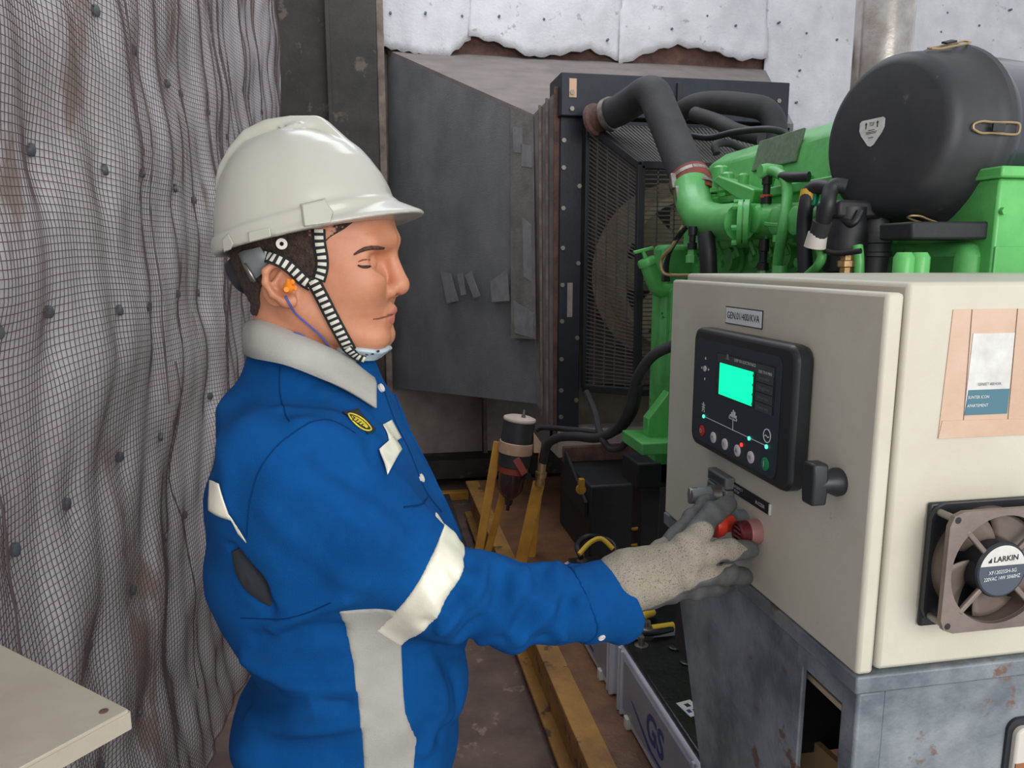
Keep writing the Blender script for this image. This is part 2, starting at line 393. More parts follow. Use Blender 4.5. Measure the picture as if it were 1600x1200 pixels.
for t in (.35, .62):
    MB().bar(E1[0].lerp(E1[3], t)+Vector((-.012, 0, 0)), E1[1].lerp(E1[2], t)+Vector((-.012, 0, 0)), .012, .008, (0, 1, 0)).build('seam_strip', M['strip'], duct)
# ------------------------------------------------------------------ generator set materials
M['navy'] = mat('navy_paint', (34, 41, 53), .5, .1, c2=(24, 29, 38), scale=6, bump=.1, c3=(62, 60, 60), s3=20, t3=.66)
M['black_steel'] = mat('black_steel', (44, 46, 50), .55, .2, c2=(34, 35, 39), scale=6, bump=.1, c3=(54, 50, 48), s3=14, t3=.64)
M['khaki'] = mat('dusty_khaki', (196, 178, 150), .8, c2=(160, 144, 120), scale=8)
M['green'] = mat('engine_green', (104, 196, 104), .42, 0, c2=(84, 174, 88), scale=7, bump=.08, c3=(78, 130, 80), s3=13, t3=.66, coat=.3)
M['green_shade'] = mat('shaded_grimy_green', (92, 180, 94), .5, 0, c2=(70, 150, 76), scale=9, bump=.1, c3=(52, 82, 54), s3=15, t3=.62)  # darker copy of the engine green: shade put into the colour, plus grime spots
M['core'] = mat('dusty_core_fins', (120, 108, 92), .8, c2=(88, 80, 70), scale=5)
M['rubber'] = mat('black_rubber', (52, 50, 52), .72, c2=(40, 39, 41), scale=10, bump=.12, bscale=120)
M['rubber_dark'] = mat('dark_rubber', (32, 33, 36), .5, c2=(24, 25, 28), scale=12)
M['red_sil'] = mat('red_silicone', (150, 62, 46), .6, c2=(120, 50, 42), scale=10)
M['metal'] = mat('zinc_metal', (170, 166, 158), .35, .85, c2=(130, 122, 112), scale=30)
M['bolt'] = mat('bolt_steel', (140, 134, 124), .45, .6)
M['brass'] = mat('dull_brass', (190, 160, 110), .4, .7, c2=(140, 112, 78), scale=40)
M['white_pl'] = mat('white_plastic', (206, 200, 190), .5)
M['yellow'] = mat('yellow_paint', (205, 150, 52), .5, c2=(176, 122, 44), scale=9, bump=.1, c3=(120, 88, 56), s3=17, t3=.63)
M['deck'] = mat('oily_brown_deck', (134, 92, 62), .5, c2=(92, 66, 50), scale=6, lo=.35, hi=.65, bump=.35, bscale=30, c3=(70, 53, 45), s3=9, t3=.64)
M['beam'] = mat('ochre_beam', (176, 130, 62), .6, c2=(134, 96, 54), scale=6, bump=.25, c3=(90, 68, 50), s3=13, t3=.58)
M['filter_blk'] = mat('air_filter_black', (44, 46, 51), .5, .05, c2=(60, 59, 60), scale=7, lo=.4, hi=.75, bump=.04, c3=(84, 79, 74), s3=16, t3=.66)
M['filter_body'] = mat('air_filter_body', (22, 28, 38), .3, .15, c2=(28, 34, 44), scale=5, coat=.4)
M['sticker'] = mat('pale_sticker', (214, 214, 208), .5, c2=(194, 192, 186), scale=40)
M['ink'] = mat('black_ink', (28, 28, 32), .6)
M['chrome'] = mat('steel_pipe', (196, 190, 182), .22, .95, c2=(160, 150, 142), scale=9, bump=.05)
M['tan'] = mat('tan_wire', (176, 152, 112), .5, .4)
def hoseX(name, pts, r, m, parent, n=12, k=8): return MB().tube(spline([P(x, y, X=X) for x, y, X in pts], k), r, n).build(name, m, parent)
def hose(name, pts, r, m, parent, n=12, k=8): return MB().tube(spline([P(x, y, Y=Y) for x, y, Y in pts], k), r, n).build(name, m, parent)
# ---- base frame and deck
XE = .52; ZD = .25
skid = thing('generator_base_frame', (1.4, 2.2, 0), 'ochre steel base frame with oily brown deck under the generator', 'base frame')
MB().box(XE+.06, 2.4, .35, 4.3, ZD-.02, ZD).build('deck_plate', M['deck'], skid)
MB().box(XE, XE+.075, .35, 4.3, ZD-.016, ZD+.002).build('top_flange', M['beam'], skid, bevel=.003)
MB().box(XE+.03, XE+.045, .35, 4.3, .06, ZD-.016).build('web', M['beam'], skid)
MB().box(XE-.01, XE+.06, .35, 4.3, .045, .062).build('bottom_flange', M['beam'], skid, bevel=.003)
MB().box(XE+.1, 2.3, .4, 4.25, 0, ZD-.02).build('core_block', M['black_steel'], skid)
for y in (.8, 1.9, 3.0, 4.0): MB().box(XE, XE+.09, y-.06, y+.06, 0, .045).build('mount_pad', M['rubber_dark'], skid, bevel=.004)
# low covered box on the floor beside the deck, in front of the far wall
cb = thing('floor_trench_cover', P(700, 880, z=0), 'dark slate floor cover with a yellow strip behind the worker', 'cover')
p0 = P(690, 772, z=.05); p1 = P(738, 772, z=.05)
MB().box(p0.x-.25, XE-.06, 3.15, p0.y, 0, .05).build('plate', mat('slate_plate', (66, 70, 80), .6, c2=(52, 54, 62), scale=5, c3=(92, 86, 80), s3=12, t3=.62), cb, bevel=.006)
MB().box(p0.x-.02, p1.x-.02, p0.y, p0.y+.06, 0, .056).build('edge_strip', M['yellow'], cb, bevel=.004)
# ---- black sub frame under radiator
sub = thing('radiator_stand', (1.4, 3.2, ZD), 'black steel support frame under the radiator', 'frame')
MB().box(.90, 2.0, 2.98, 3.5, ZD, .60).build('box_frame', M['black_steel'], sub, bevel=.01)
MB().box(.88, 2.0, 3.36, 3.56, .60, .68).build('cross_rail', M['rust'], sub, bevel=.006)
MB().prism([(.885, 3.4, .68), (.885, 3.0, .52), (.885, 3.0, .46), (.885, 3.4, .46)], (.012, 0, 0)).build('gusset', M['black_steel'], sub)
q = P(1003, 740, Y=2.68)
MB().box(q.x-.02, q.x+.06, 2.63, 2.73, ZD+.12, .72).build('leg', M['black_steel'], sub, bevel=.005)
MB().box(q.x-.05, q.x+.3, 2.6, 2.78, .70, .80).build('cross_rail', M['black_steel'], sub, bevel=.008)
sp = thing('mount_spring', (q.x+.02, 2.68, ZD), 'ochre coil spring mount standing on the brown deck', 'spring')
qs = P(1000, 830, Y=2.68); zt = qs.z+.055
pts = [(qs.x+.028*math.cos(t), 2.68+.028*math.sin(t), ZD+.02+t/(2*math.pi*4)*(zt-ZD-.03)) for t in np.linspace(0, 8*math.pi, 90)]
MB().tube(pts, .007, 8).build('coil', M['yellow'], sp)
MB().box(qs.x-.045, qs.x+.045, 2.635, 2.725, ZD, ZD+.02).build('foot_plate', M['yellow'], sp, bevel=.003)
q = P(908, 765, Y=2.97)
MB().lathe((q.x, 2.98, q.z), (0, -1, 0), [(0, .022), (.012, .022), (.014, .012), (.03, .012)], 12).build('tow_lug', M['yellow'], sub)
MB().box(q.x-.012, q.x+.012, 2.955, 2.98, q.z, q.z+.05).build('tow_lug', M['yellow'], sub, bevel=.003)
# ---- radiator with fan guard
rad = thing('radiator', (1.4, 3.45, .69), 'dark navy radiator with top tank behind the green engine', 'radiator')
MB().box(.86, .965, 3.4, 3.56, .68, 2.36).build('side_post', M['navy'], rad, bevel=.004)
MB().box(1.85, 1.955, 3.4, 3.56, .68, 2.36).build('side_post', M['navy'], rad, bevel=.004)
MB().box(.85, 1.955, 3.36, 3.58, 2.20, 2.385).build('top_tank', M['navy'], rad, bevel=.005)
MB().box(.965, 1.85, 3.48, 3.54, .68, 2.2).build('core', M['core'], rad)
MB().box(.86, 1.955, 3.38, 3.56, .62, .76).build('bottom_tank', M['wall'], rad, bevel=.005)
for zb in (2.3, 2.23, 2.10, 1.98, 1.80, 1.62, 1.45, 1.28, 1.1, .95, .82):
    for xb in ((.875,) if zb < 2.2 else (.9, 1.9)):
        MB().hexnut((xb, 3.4 if zb < 2.2 else 3.36, zb), (0, -1, 0), .011, .009).build('bolt', M['bolt'], rad)
for zb in (1.9, 1.55, 1.2, .9): MB().hexnut((.95, 3.4, zb), (0, -1, 0), .011, .009).build('bolt', M['bolt'], rad)
a0 = P(890, 122, Y=3.355); a1 = P(901, 152, Y=3.355)
MB().box(a0.x, a1.x, 3.357, 3.361, a1.z, a0.z).build('label_patch', mat('peach_label', (214, 176, 146), .6), rad)
MB().box(.90, .925, 3.396, 3.401, 1.30, 1.46).build('label_patch', M['wall'], rad)
q = P(1062, 142, Y=3.35); MB().box(q.x-.012, q.x+.012, 3.345, 3.362, 2.21, 2.36).build('bracket', M['black_steel'], rad, bevel=.003)
# shroud ring and fan
FC = Vector((1.42, 3.3, 1.50))
MB().ring(FC+Vector((0, -.16, 0)), (0, 1, 0), .33, .36, .2, 48).build('fan_shroud', M['khaki'], rad)
MB().ring(FC+Vector((0, .03, 0)), (0, 1, 0), .33, .42, .01, 48).build('shroud_plate', M['khaki'], rad)
MB().lathe(FC+Vector((0, -.08, 0)), (0, 1, 0), [(0, .05), (.02, .09), (.06, .09)], 20).build('fan_hub', M['khaki'], rad)
fanb = None
for k in range(8):
    t = k*math.pi/4; c, s = math.cos(t), math.sin(t)
    MB().obox(FC+Vector((c*.2, -.05, s*.2)), Vector((c, 0, s))*.12, Vector((-s*.07, .03, c*.07)), Vector((s*.002, .004, -c*.002))).build('fan_blade', M['khaki'], rad)
# guard: a frustum of wire panels
guard = thing('fan_guard', (1.4, 3.1, .98), 'black wire-grille fan guard bolted in front of the radiator', 'guard')
B = [Vector((.985, 3.38, 2.17)), Vector((1.85, 3.38, 2.17)), Vector((1.85, 3.38, .96)), Vector((.985, 3.38, .96))]
F = [Vector((1.062, 2.9, 1.935)), Vector((1.72, 2.9, 1.935)), Vector((1.72, 2.9, 1.02)), Vector((1.072, 2.9, 1.02))]
for i in range(4):
    j = (i+1) % 4
    MB().bar(B[i], F[i], .03, .03).build('edge_bar', M['black_steel'], guard, bevel=.003)
    MB().bar(F[i], F[j], .03, .03, (0, 1, 0)).build('edge_bar', M['black_steel'], guard, bevel=.003)
    MB().bar(B[i], B[j], .03, .03, (0, 1, 0)).build('edge_bar', M['black_steel'], guard, bevel=.003)
def panel(a, b, c, d, nu, nv, name, r=.0025, ru=None):   # wires along a-b (nv of them) and along a-d (nu)
    m = MB()
    for k in range(1, nv): t = k/nv; m.bar(a.lerp(d, t), b.lerp(c, t), 2*r, 2*r)
    for k in range(1, nu): t = k/nu; m.bar(a.lerp(b, t), d.lerp(c, t), 2*(ru or r), 2*(ru or r))
    o = m.build(name, M['grille'], guard, smooth=False); o['kind'] = 'stuff'
M['grille'] = mat('grille_wire', (92, 89, 87), .6, .2)
panel(B[0], F[0], F[3], B[3], 5, 64, 'side_grille')
panel(F[0], F[1], F[2], F[3], 9, 52, 'front_grille')
panel(B[0], B[1], F[1], F[0], 46, 9, 'top_grille', .004, .0055)
panel(B[3], B[2], F[2], F[3], 30, 8, 'bottom_grille')
# ---- engine
eng = thing('diesel_engine', (1.4, 2.2, .6), 'bright green diesel engine with pipes and hoses above the cabinet', 'engine')
# block: left side at X 1.14
MB().box(1.16, 1.75, 1.75, 2.62, .62, 1.62).build('cylinder_block', M['green_shade'], eng, bevel=.02)
MB().box(1.12, 1.62, 1.6, 2.6, 1.60, 1.745).build('cylinder_head', M['green'], eng, bevel=.012)
vc = MB()
for y0, y1 in ((1.55, 2.02), (2.05, 2.5)):
    vc.prism([(1.13, y0, 1.745), (1.16, y0, 1.885), (1.22, y0, 1.925), (1.5, y0, 1.925), (1.6, y0, 1.745)], (0, y1-y0, 0))
vc.build('valve_cover', M['green'], eng, bevel=.012)
MB().box(1.105, 1.63, 1.5, 2.56, 1.74, 1.765).build('cover_rail', M['green'], eng, bevel=.004)
for k in range(9):
    y = 1.6+.11*k; MB().hexnut((1.125, y, 1.765), (0, 0, 1), .012, .014).build('bolt', M['green'], eng)
# front timing case and filler
MB().box(1.05, 1.7, 2.6, 2.72, .7, 1.62).build('timing_case', M['green_shade'], eng, bevel=.02)
q0 = P(1012, 412, Y=2.62); q1 = P(1025, 446, Y=2.62); q2 = P(1048, 452, Y=2.62)
MB().tube(spline([q0, q1, q1.lerp(q2, .5)+Vector((0, 0, -.01)), q2, q2+Vector((.1, 0, 0))], 6), .03, 16).build('oil_filler', M['green'], eng)
fcap = MB().lathe(q0, q0-q1, [(-.005, .035), (.012, .035), (.02, .03), (.022, .008), (.05, .007)], 20).build('filler_cap', M['green'], eng)
h0 = q0+(q0-q1).normalized()*.05; MB().bar(h0+Vector((-.035, 0, -.006)), h0+Vector((.04, 0, .012)), .014, .012).build('cap_handle', M['green'], fcap, bevel=.003)
MB().box(q2.x-.02, q2.x+.2, 2.55, 2.7, .95, q2.z+.01).build('front_cover', M['green_shade'], eng, bevel=.02)
# intake elbow, flange, manifold
el = spline([P(1081, 290, Y=2.42), P(1084, 316, Y=2.37), P(1096, 338, Y=2.28), P(1120, 347, Y=2.16), P(1148, 347, Y=2.02), P(1160, 347, Y=1.97)], 7)
MB().tube(el, [.061-.007*min(1, k/26) for k in range(len(el))], 24).build('intake_elbow', M['green'], eng)
fd = Vector((.86, -.5, 0)).normalized()
fo = MB().lathe(el[-1]-fd*.012, fd, [(0, .062), (.012, .062), (.0125, .056), (.016, .056), (.0165, .062), (.03, .062)], 28).build('elbow_flange', M['green'], eng)
for k in range(6):
    t = k*math.pi/3+.3; x, y, d = frame(fd); MB().hexnut(el[-1]-fd*.026+(x*math.cos(t)+y*math.sin(t))*.058, d, .008, .014).build('bolt', M['green'], fo)
MB().tube([el[-1], P(1185, 346, X=1.085), P(1215, 345, X=1.09), P(1300, 343, X=1.10)], [.052, .05, .046, .046], 20).build('intake_manifold', M['green'], eng)
for px in (1200, 1236, 1268): q = P(px, 345, X=1.085); MB().lathe(q, (1, 0, 0), [(-.05, .03), (-.046, .036), (-.03, .036), (0, .04)], 18).build('manifold_boss', M['green'], eng)
q = P(1196, 350, X=1.04); MB().bar(q, P(1218, 352, X=1.04), .012, .012).build('manifold_stay', M['green'], eng, bevel=.003)
MB().prism([P(1112, 282, X=1.07), P(1122, 274, X=1.07), P(1178, 296, X=1.07), P(1174, 318, X=1.07), P(1150, 310, X=1.07)], (.05, 0.02, 0)).build('pipe_bracket', M['green'], eng, bevel=.005)
for px, py, hh, r in ((1126, 262, .075, .024), (1137, 272, .05, .02), (1162, 274, .05, .016)):
    q = P(px, py, X=1.1); MB().lathe(q+Vector((0, 0, -hh)), (0, 0, 1), [(0, r*1.25), (.012, r*1.25), (.014, r), (hh, r), (hh+.006, r*.7)], 18).build('stud', M['green'], eng)
for px, py in ((1205, 300), (1240, 292), (1152, 398), (1178, 402), (1105, 428), (1200, 412), (1243, 372), (1130, 412), (1165, 300), (1250, 410)):
    q = P(px, py, X=1.12); MB().hexnut(q+Vector((.01, 0, 0)), (-1, 0, 0), .013, .022).build('bolt', M['green'], eng)
for px, py, r in ((1150, 405, .045), (1192, 402, .04), (1240, 398, .045), (1290, 402, .045)):
    q = P(px, py, X=1.15); MB().lathe(q+Vector((.03, 0, 0)), (-1, 0, 0), [(0, r*1.1), (.03, r*1.1), (.034, r*.8), (.06, r*.8), (.064, r*.4)], 18).build('side_boss', M['green_shade'], eng)
MB().box(1.09, 1.2, 1.7, 2.55, 1.43, 1.47).build('fuel_rail', M['green'], eng, bevel=.008)
for k in range(6):
    a_, b_ = P(1128+26*k, 398+3*(k % 2), X=1.08), P(1134+26*k, 330, X=1.11); MB().tube(spline([a_, a_.lerp(b_, .4)+Vector((-.02, 0, .0)), b_], 6), .006, 8).build('injector_line', M['green_shade'], eng)
# ribbed name panel on the valve cover
q0 = P(1212, 236, X=1.15); MB().obox(q0+Vector((0.005, 0, 0)), Vector((.012, 0, .05))*.9, Vector((0, .12, 0)), Vector((-.004, 0, .001))).build('cover_panel', mat('olive_mesh_panel', (104, 126, 96), .6, c2=(86, 104, 82), scale=60), eng, bevel=.003)
# green breather pipe on the side
hoseX('breather_pipe', [(1200, 268, 1.075), (1212, 268, 1.07), (1226, 280, 1.06), (1230, 305, 1.055), (1225, 350, 1.03), (1217, 395, 1.04), (1214, 425, 1.05), (1214, 450, 1.05)], .0135, M['green'], eng, 14, 6)
q = P(1203, 268, X=1.08); MB().lathe(q+Vector((-.03, 0, 0)), (1, 0, 0), [(0, .018), (.02, .022), (.06, .018)], 16).build('pipe_union', M['green'], eng)
for py in (372, 420): q = P(1219, py, X=1.04); MB().ring(q+Vector((0, 0, -.01)), (0, 0, 1), .013, .019, .018, 16).build('pipe_clip', M['green'], eng)
hoseX('breather_hose', [(1222, 276, 1.06), (1240, 277, 1.06), (1264, 276, 1.08)], .013, M['rubber_dark'], eng)
for px, py, L, X in ((1198, 294, .085, 1.07), (1193, 398, .085, 1.06), (1082, 372, .07, .98)):
    q = P(px, py, X=X); s_ = MB().lathe(q+Vector((0, 0, -L/2)), (0, 0, 1), [(0, .015), (.02, .015), (.022, .010), (L*.6, .010), (L*.62, .014), (L, .013)], 14).build('sensor', M['rubber_dark'], eng)
    MB().lathe(q+Vector((0, 0, -L/2-.04)), (0, 0, 1), [(0, .018), (.022, .018), (.024, .013), (.041, .013)], 6).build('sensor_nut', M['green'], s_)
MB().ring(P(1197, 309, X=1.07), (0, 0, 1), .010, .0155, .008, 14).build('seal_ring', mat('orange_seal', (196, 84, 40), .5), eng)
# charge air hose with red coupling
ho = MB().tube(spline([P(948, 180, Y=3.2), P(968, 172, Y=3.14), P(990, 158, Y=3.06), P(1008, 146, Y=2.96), P(1022, 148, Y=2.88), P(1034, 175, Y=2.8), P(1056, 228, Y=2.64), P(1080, 286, Y=2.46)], 8), .064, 24).build('charge_air_hose', M['rubber'], eng)
cpl = MB().tube([P(1076, 276, Y=2.47), P(1082, 291, Y=2.44), P(1089, 312, Y=2.40)], .069, 24).build('silicone_coupling', M['red_sil'], eng)
for (a, b) in (((1077, 281, 2.465), (1079, 286, 2.455)), ((1085, 301, 2.42), (1087, 306, 2.41))):
    A = P(a[0], a[1], Y=a[2]); Bq = P(b[0], b[1], Y=b[2]); dd = (Bq-A).normalized()
    c_ = MB().ring(A, dd, .068, .0725, .014, 32).build('hose_clamp', M['metal'], eng)
    x, y, d = frame(dd); e = A+dd*.007+Vector((-.072, -.02, 0)); MB().bar(e+Vector((0, -.02, -.03)), e+Vector((0, .0, .02)), .02, .018).build('clamp_screw', M['metal'], c_, bevel=.003)
dd = (P(968, 172, Y=3.14)-P(948, 180, Y=3.2)).normalized()
MB().ring(P(950, 180, Y=3.19), dd, .063, .071, .025, 28).build('hose_clamp', M['metal'], eng)
MB().lathe(P(948, 180, Y=3.2), -dd, [(0, .06), (.05, .06), (.06, .07), (.075, .07)], 24).build('inlet_neck', M['rust'], eng)
# upper radiator hose and small pipes
hose('radiator_hose', [(1062, 176, 3.3), (1085, 164, 3.2), (1120, 160, 3.1), (1170, 165, 2.95), (1196, 172, 2.9), (1210, 192, 2.86), (1212, 225, 2.84), (1212, 250, 2.84)], .047, M['rubber'], eng, 20)
hose('small_hose', [(1085, 178, 3.1), (1120, 190, 2.95), (1150, 205, 2.8), (1190, 215, 2.7)], .03, M['rubber'], eng, 14)
hose('cable', [(1080, 212, 2.8), (1110, 215, 2.7), (1150, 206, 2.6), (1200, 202, 2.5), (1230, 210, 2.45), (1240, 225, 2.4)], .012, M['rubber_dark'], eng)
hose('small_hose', [(1120, 240, 2.6), (1118, 226, 2.62), (1140, 224, 2.65), (1170, 236, 2.6), (1192, 232, 2.6)], .014, M['rubber'], eng)
hose('drain_hose', [(1103, 366, 2.1), (1106, 395, 2.08), (1108, 440, 2.08)], .025, M['rubber_dark'], eng, 16)
for k in range(4):
    hose('wire_loom', [(1076-4*k, 352+3*k, 2.3), (1056-2*k, 378+2*k, 2.35), (1040+k, 410+2*k, 2.4), (1036+3*k, 440, 2.4)], .006, M['rubber_dark'], eng, 6)
hose('steel_pipe', [(1068, 352, 2.32), (1050, 385, 2.34), (1034, 405, 2.4), (1036, 425, 2.4), (1052, 430, 2.38), (1090, 430, 2.3)], .006, M['tan'], eng, 8)
# black vertical hose with a yellow and green band
hoseX('bypass_hose', [(1302, 296, 1.06), (1280, 292, 1.05), (1265, 300, 1.04), (1259, 325, 1.03), (1256, 370, 1.03), (1260, 440, 1.03)], .0175, M['rubber_dark'], eng, 16)
bA = P(1264, 298, X=1.04); bB = P(1260, 323, X=1.033)
band = MB().cyl(bA, bB, .0192, n=20).build('tape_band', mat('yellow_tape', (208, 164, 52), .45), eng)
MB().obox((bA+bB)/2+Vector((.009, -.012, 0)), (.009, .006, 0), (.004, -.008, 0), (bB-bA)*.48).build('green_stripe', mat('green_tape', (0, 116, 84), .45), band, bevel=.003)
hoseX('breather_elbow', [(1322, 292, 1.02), (1304, 290, 1.0), (1297, 300, .99), (1293, 320, .98), (1286, 346, .98)], .0165, M['rubber_dark'], eng, 14)
MB().cyl(P(1285, 346, X=.98), P(1277, 372, X=.98), .021, .019, 16).build('connector', M['rubber'], eng)
MB().cyl(P(1278, 364, X=.98), P(1273, 386, X=.98), .021, .024, 16).build('connector_collar', M['white_pl'], eng)
hoseX('green_tube', [(1279, 386, 1.0), (1284, 400, 1.0), (1278, 415, 1.0), (1262, 430, 1.02)], .0105, M['green'], eng)
q = P(1322, 374, X=1.06); MB().lathe(q+Vector((0, 0, -.08)), (0, 0, 1), [(0, .03), (.01, .045), (.11, .045), (.12, .04), (.15, .04)], 24).build('fuel_filter', M['rubber_dark'], eng)
MB().box(q.x-.045, q.x+.07, q.y-.03, q.y+.06, q.z+.045, q.z+.085).build('filter_head', M['rubber_dark'], eng, bevel=.008)
hoseX('fuel_line', [(1290, 392, 1.0), (1310, 396, 1.0), (1345, 392, 1.02)], .006, M['rubber_dark'], eng)
MB().lathe(P(1322, 418, X=1.02), (0, 0, 1), [(-.03, .014), (0, .014), (.002, .02), (.014, .02), (.016, .014), (.026, .014)], 8).build('brass_fitting', M['brass'], eng)
hoseX('green_tube', [(1340, 384, 1.04), (1342, 405, 1.04), (1342, 440, 1.04)], .011, M['green'], eng)
hoseX('fuel_line', [(1300, 330, 1.03), (1330, 350, 1.04), (1345, 330, 1.06)], .008, M['rubber_dark'], eng)
# rear part of the engine low behind the cabinet, bell housing
MB().box(1.2, 1.9, 1.35, 1.78, .62, 1.60).build('flywheel_housing', M['green_shade'], eng, bevel=.03)
for px in (1412, 1436): q = P(px, 410, Y=1.34); MB().lathe(q+Vector((0, 0, -.12)), (0, 0, 1), [(0, .02), (.13, .02), (.14, .014)], 14).build('stud', M['green'], eng)
# green engine mount
mt = MB().prism([P(1046, 612, Y=2.3), P(1013, 655, Y=2.3), P(1012, 684, Y=2.3), P(1046, 690, Y=2.3)], (0, .05, 0)); mt.build('engine_mount', M['green'], eng, bevel=.004)
a_ = P(990, 684, Y=2.3); b_ = P(1046, 700, Y=2.3); MB().box(a_.x, b_.x+.1, 2.22, 2.42, b_.z, a_.z).build('mount_foot', M['green_shade'], eng, bevel=.005)
# hoses to the fuel separator
hose('fuel_hose', [(1052, 540, 2.3), (1020, 556, 2.34), (996, 590, 2.4), (984, 636, 2.45), (966, 668, 2.52), (935, 684, 2.6), (900, 682, 2.68), (872, 684, 2.78), (855, 696, 2.84), (848, 722, 2.88)], .018, M['rubber'], eng, 12)
hose('fuel_hose', [(1000, 600, 2.4), (990, 645, 2.5), (960, 676, 2.7), (900, 672, 2.85), (850, 668, 2.98), (838, 672, 3.0)], .012, M['rubber'], eng, 10)
hose('fuel_hose', [(916, 612, 2.9), (930, 645, 2.8), (938, 678, 2.6), (952, 700, 2.55), (972, 698, 2.5), (985, 676, 2.45)], .013, M['rubber'], eng, 10)
# ---- air cleaner
ax = Vector((math.sin(R(79)), math.cos(R(79)), -.01)).normalized()
ac0 = P(1378, 212, Y=1.5)
ac = thing('air_cleaner', ac0+ax*.2+Vector((0, 0, -.2)), 'large black cylindrical air cleaner with clipped end cap', 'air cleaner')
cap = MB().lathe(ac0, ax, [(0, .03), (.001, .145), (.006, .158), (.016, .167), (.03, .171), (.11, .183), (.122, .190), (.128, .196), (.142, .198), (.150, .193)], 64).build('end_cap', M['filter_blk'], ac)
MB().lathe(ac0+ax*.145, ax, [(0, .186), (.01, .188), (.03, .184), (.035, .183), (.24, .183), (.242, .185), (.25, .185), (.252, .183), (.62, .183), (.63, .17)], 64).build('body', M['filter_body'], ac)
x_, y_, d_ = frame(ax)
def around(t, r, h): return ac0+ax*h+(x_*math.cos(t)+y_*math.sin(t))*r
for k in range(5):
    t = R(-5)+k*2*math.pi/5+R(187)
    tt = []
    for ht, wdt in ((.045, .005), (.065, .0115), (.09, .010), (.125, .011), (.142, .008)): tt.append((ht, wdt))
    L_ = [around(t+wd/.19, np.interp(h, [0, .06, .12, .14, .2], [.175, .181, .196, .203, .192]), h) for h, wd in tt]
    R_ = [around(t-wd/.19, np.interp(h, [0, .06, .12, .14, .2], [.175, .181, .196, .203, .192]), h) for h, wd in tt]
    c_ = MB().tube(spline(L_+R_[::-1]+[L_[0]], 4), .0022, 6).build('clip', M['tan'], ac)
    MB().bar(around(t, .193, .08), around(t, .2, .105), .015, .004, (x_*math.cos(t)+y_*math.sin(t))).build('clip_lever', M['rubber_dark'], c_)
# sticker on the cap
sr = -Vector(y_) if abs(y_.z) < .5 else Vector(x_)
rt = Vector((0, 0, 1)).cross(-ax).normalized(); rt = rt if rt.dot(Vector((math.cos(YAW), -math.sin(YAW), 0))) > 0 else -rt
upv = (-ax).cross(rt).normalized(); upv = upv if upv.z > 0 else -upv
sc = ac0+rt*(-.028)+upv*.012-ax*.0008
shape = [(-.022, .026), (-.026, .022), (-.026, .006), (-.022, -.004), (-.006, -.027), (0, -.030), (.006, -.027), (.022, -.004), (.026, .006), (.026, .022), (.022, .026)]
st = MB().prism([sc+rt*a*1.3+upv*b*1.05 for a, b in shape], -ax*.001).build('warning_sticker', M['sticker'], ac)
text('print', 'TOP', M['ink'], sc+upv*.016-ax*.0012, rt, upv, .0085, st, .014)
for s in (-1, 1):
    q = sc+rt*s*.0155-ax*.0013; MB().prism([q+rt*a+upv*b for a, b in ((-.0012, .008), (-.0012, .017), (-.0034, .017), (0, .022), (.0034, .017), (.0012, .017), (.0012, .008))], -ax*.0003).build('arrow', M['ink'], st)
for k, (b, wd) in enumerate(((.004, .018), (.000, .03), (-.003, .026), (-.012, .014))): MB().obox(sc+upv*b-ax*.0013, rt*wd/2, upv*.0006, ax*.0002).build('print_line', M['ink'], st)
# outlet pipe and rubber bellows
op = P(1366, 335, Y=1.56)
MB().tube([op+Vector((.03, 0, .06)), op, P(1366, 372, Y=1.56)], .034, 24).build('outlet_pipe', M['filter_blk'], ac)
bw = P(1363, 366, Y=1.56); MB().lathe(bw, (0, 0, -1), [(0, .042), (.02, .044), (.022, .040), (.04, .041), (.042, .044), (.05, .044), (.052, .039), (.075, .037), (.2, .036)], 28).build('rubber_boot', M['rubber_dark'], ac)
MB().prism([P(1425, 346, Y=1.34), P(1552, 346, Y=1.34), P(1552, 374, Y=1.34), P(1425, 374, Y=1.34)], (0, .1, 0)).build('saddle_bracket', M['black_steel'], ac, bevel=.005)
# ---- alternator box at the right edge
g0 = P(1556, 350, Y=1.32)
al = thing('alternator_terminal_box', (g0.x+.2, 1.4, 1.0), 'green sheet-metal terminal box under the air cleaner at right', 'box')
gt = P(1570, 278, Y=1.32).z
MB().box(g0.x, g0.x+.6, 1.32, 1.75, .8, gt).build('body', M['green'], al, bevel=.006)
MB().box(g0.x-.012, g0.x+.62, 1.305, 1.77, gt, gt+.022).build('lid', M['green'], al, bevel=.004)
MB().box(g0.x+.002, g0.x+.6, 1.316, 1.322, 1.2, P(1560, 385, Y=1.32).z).build('lower_panel', M['green'], al, bevel=.002)
q = P(1566, 330, Y=1.318); MB().hexnut(q, (0, -1, 0), .008, .008).build('bolt', M['green'], al)
# ---- silver exhaust pipe behind
q = P(1380, 60, Y=3.3)
ex = thing('exhaust_pipe', (q.x, 3.3, 2.0), 'shiny silver vertical exhaust pipe in front of white insulation', 'pipe')
MB().lathe((q.x, 3.3, 1.75), (0, 0, 1), [(0, .128), (1.1, .128), (1.102, .134), (1.12, .134), (1.122, .128), (1.75, .128)], 40).build('pipe', M['chrome'], ex)
MB().ring((q.x, 3.3, 2.1), (0, 0, 1), .126, .17, .02, 36).build('flange', M['rust'], ex)
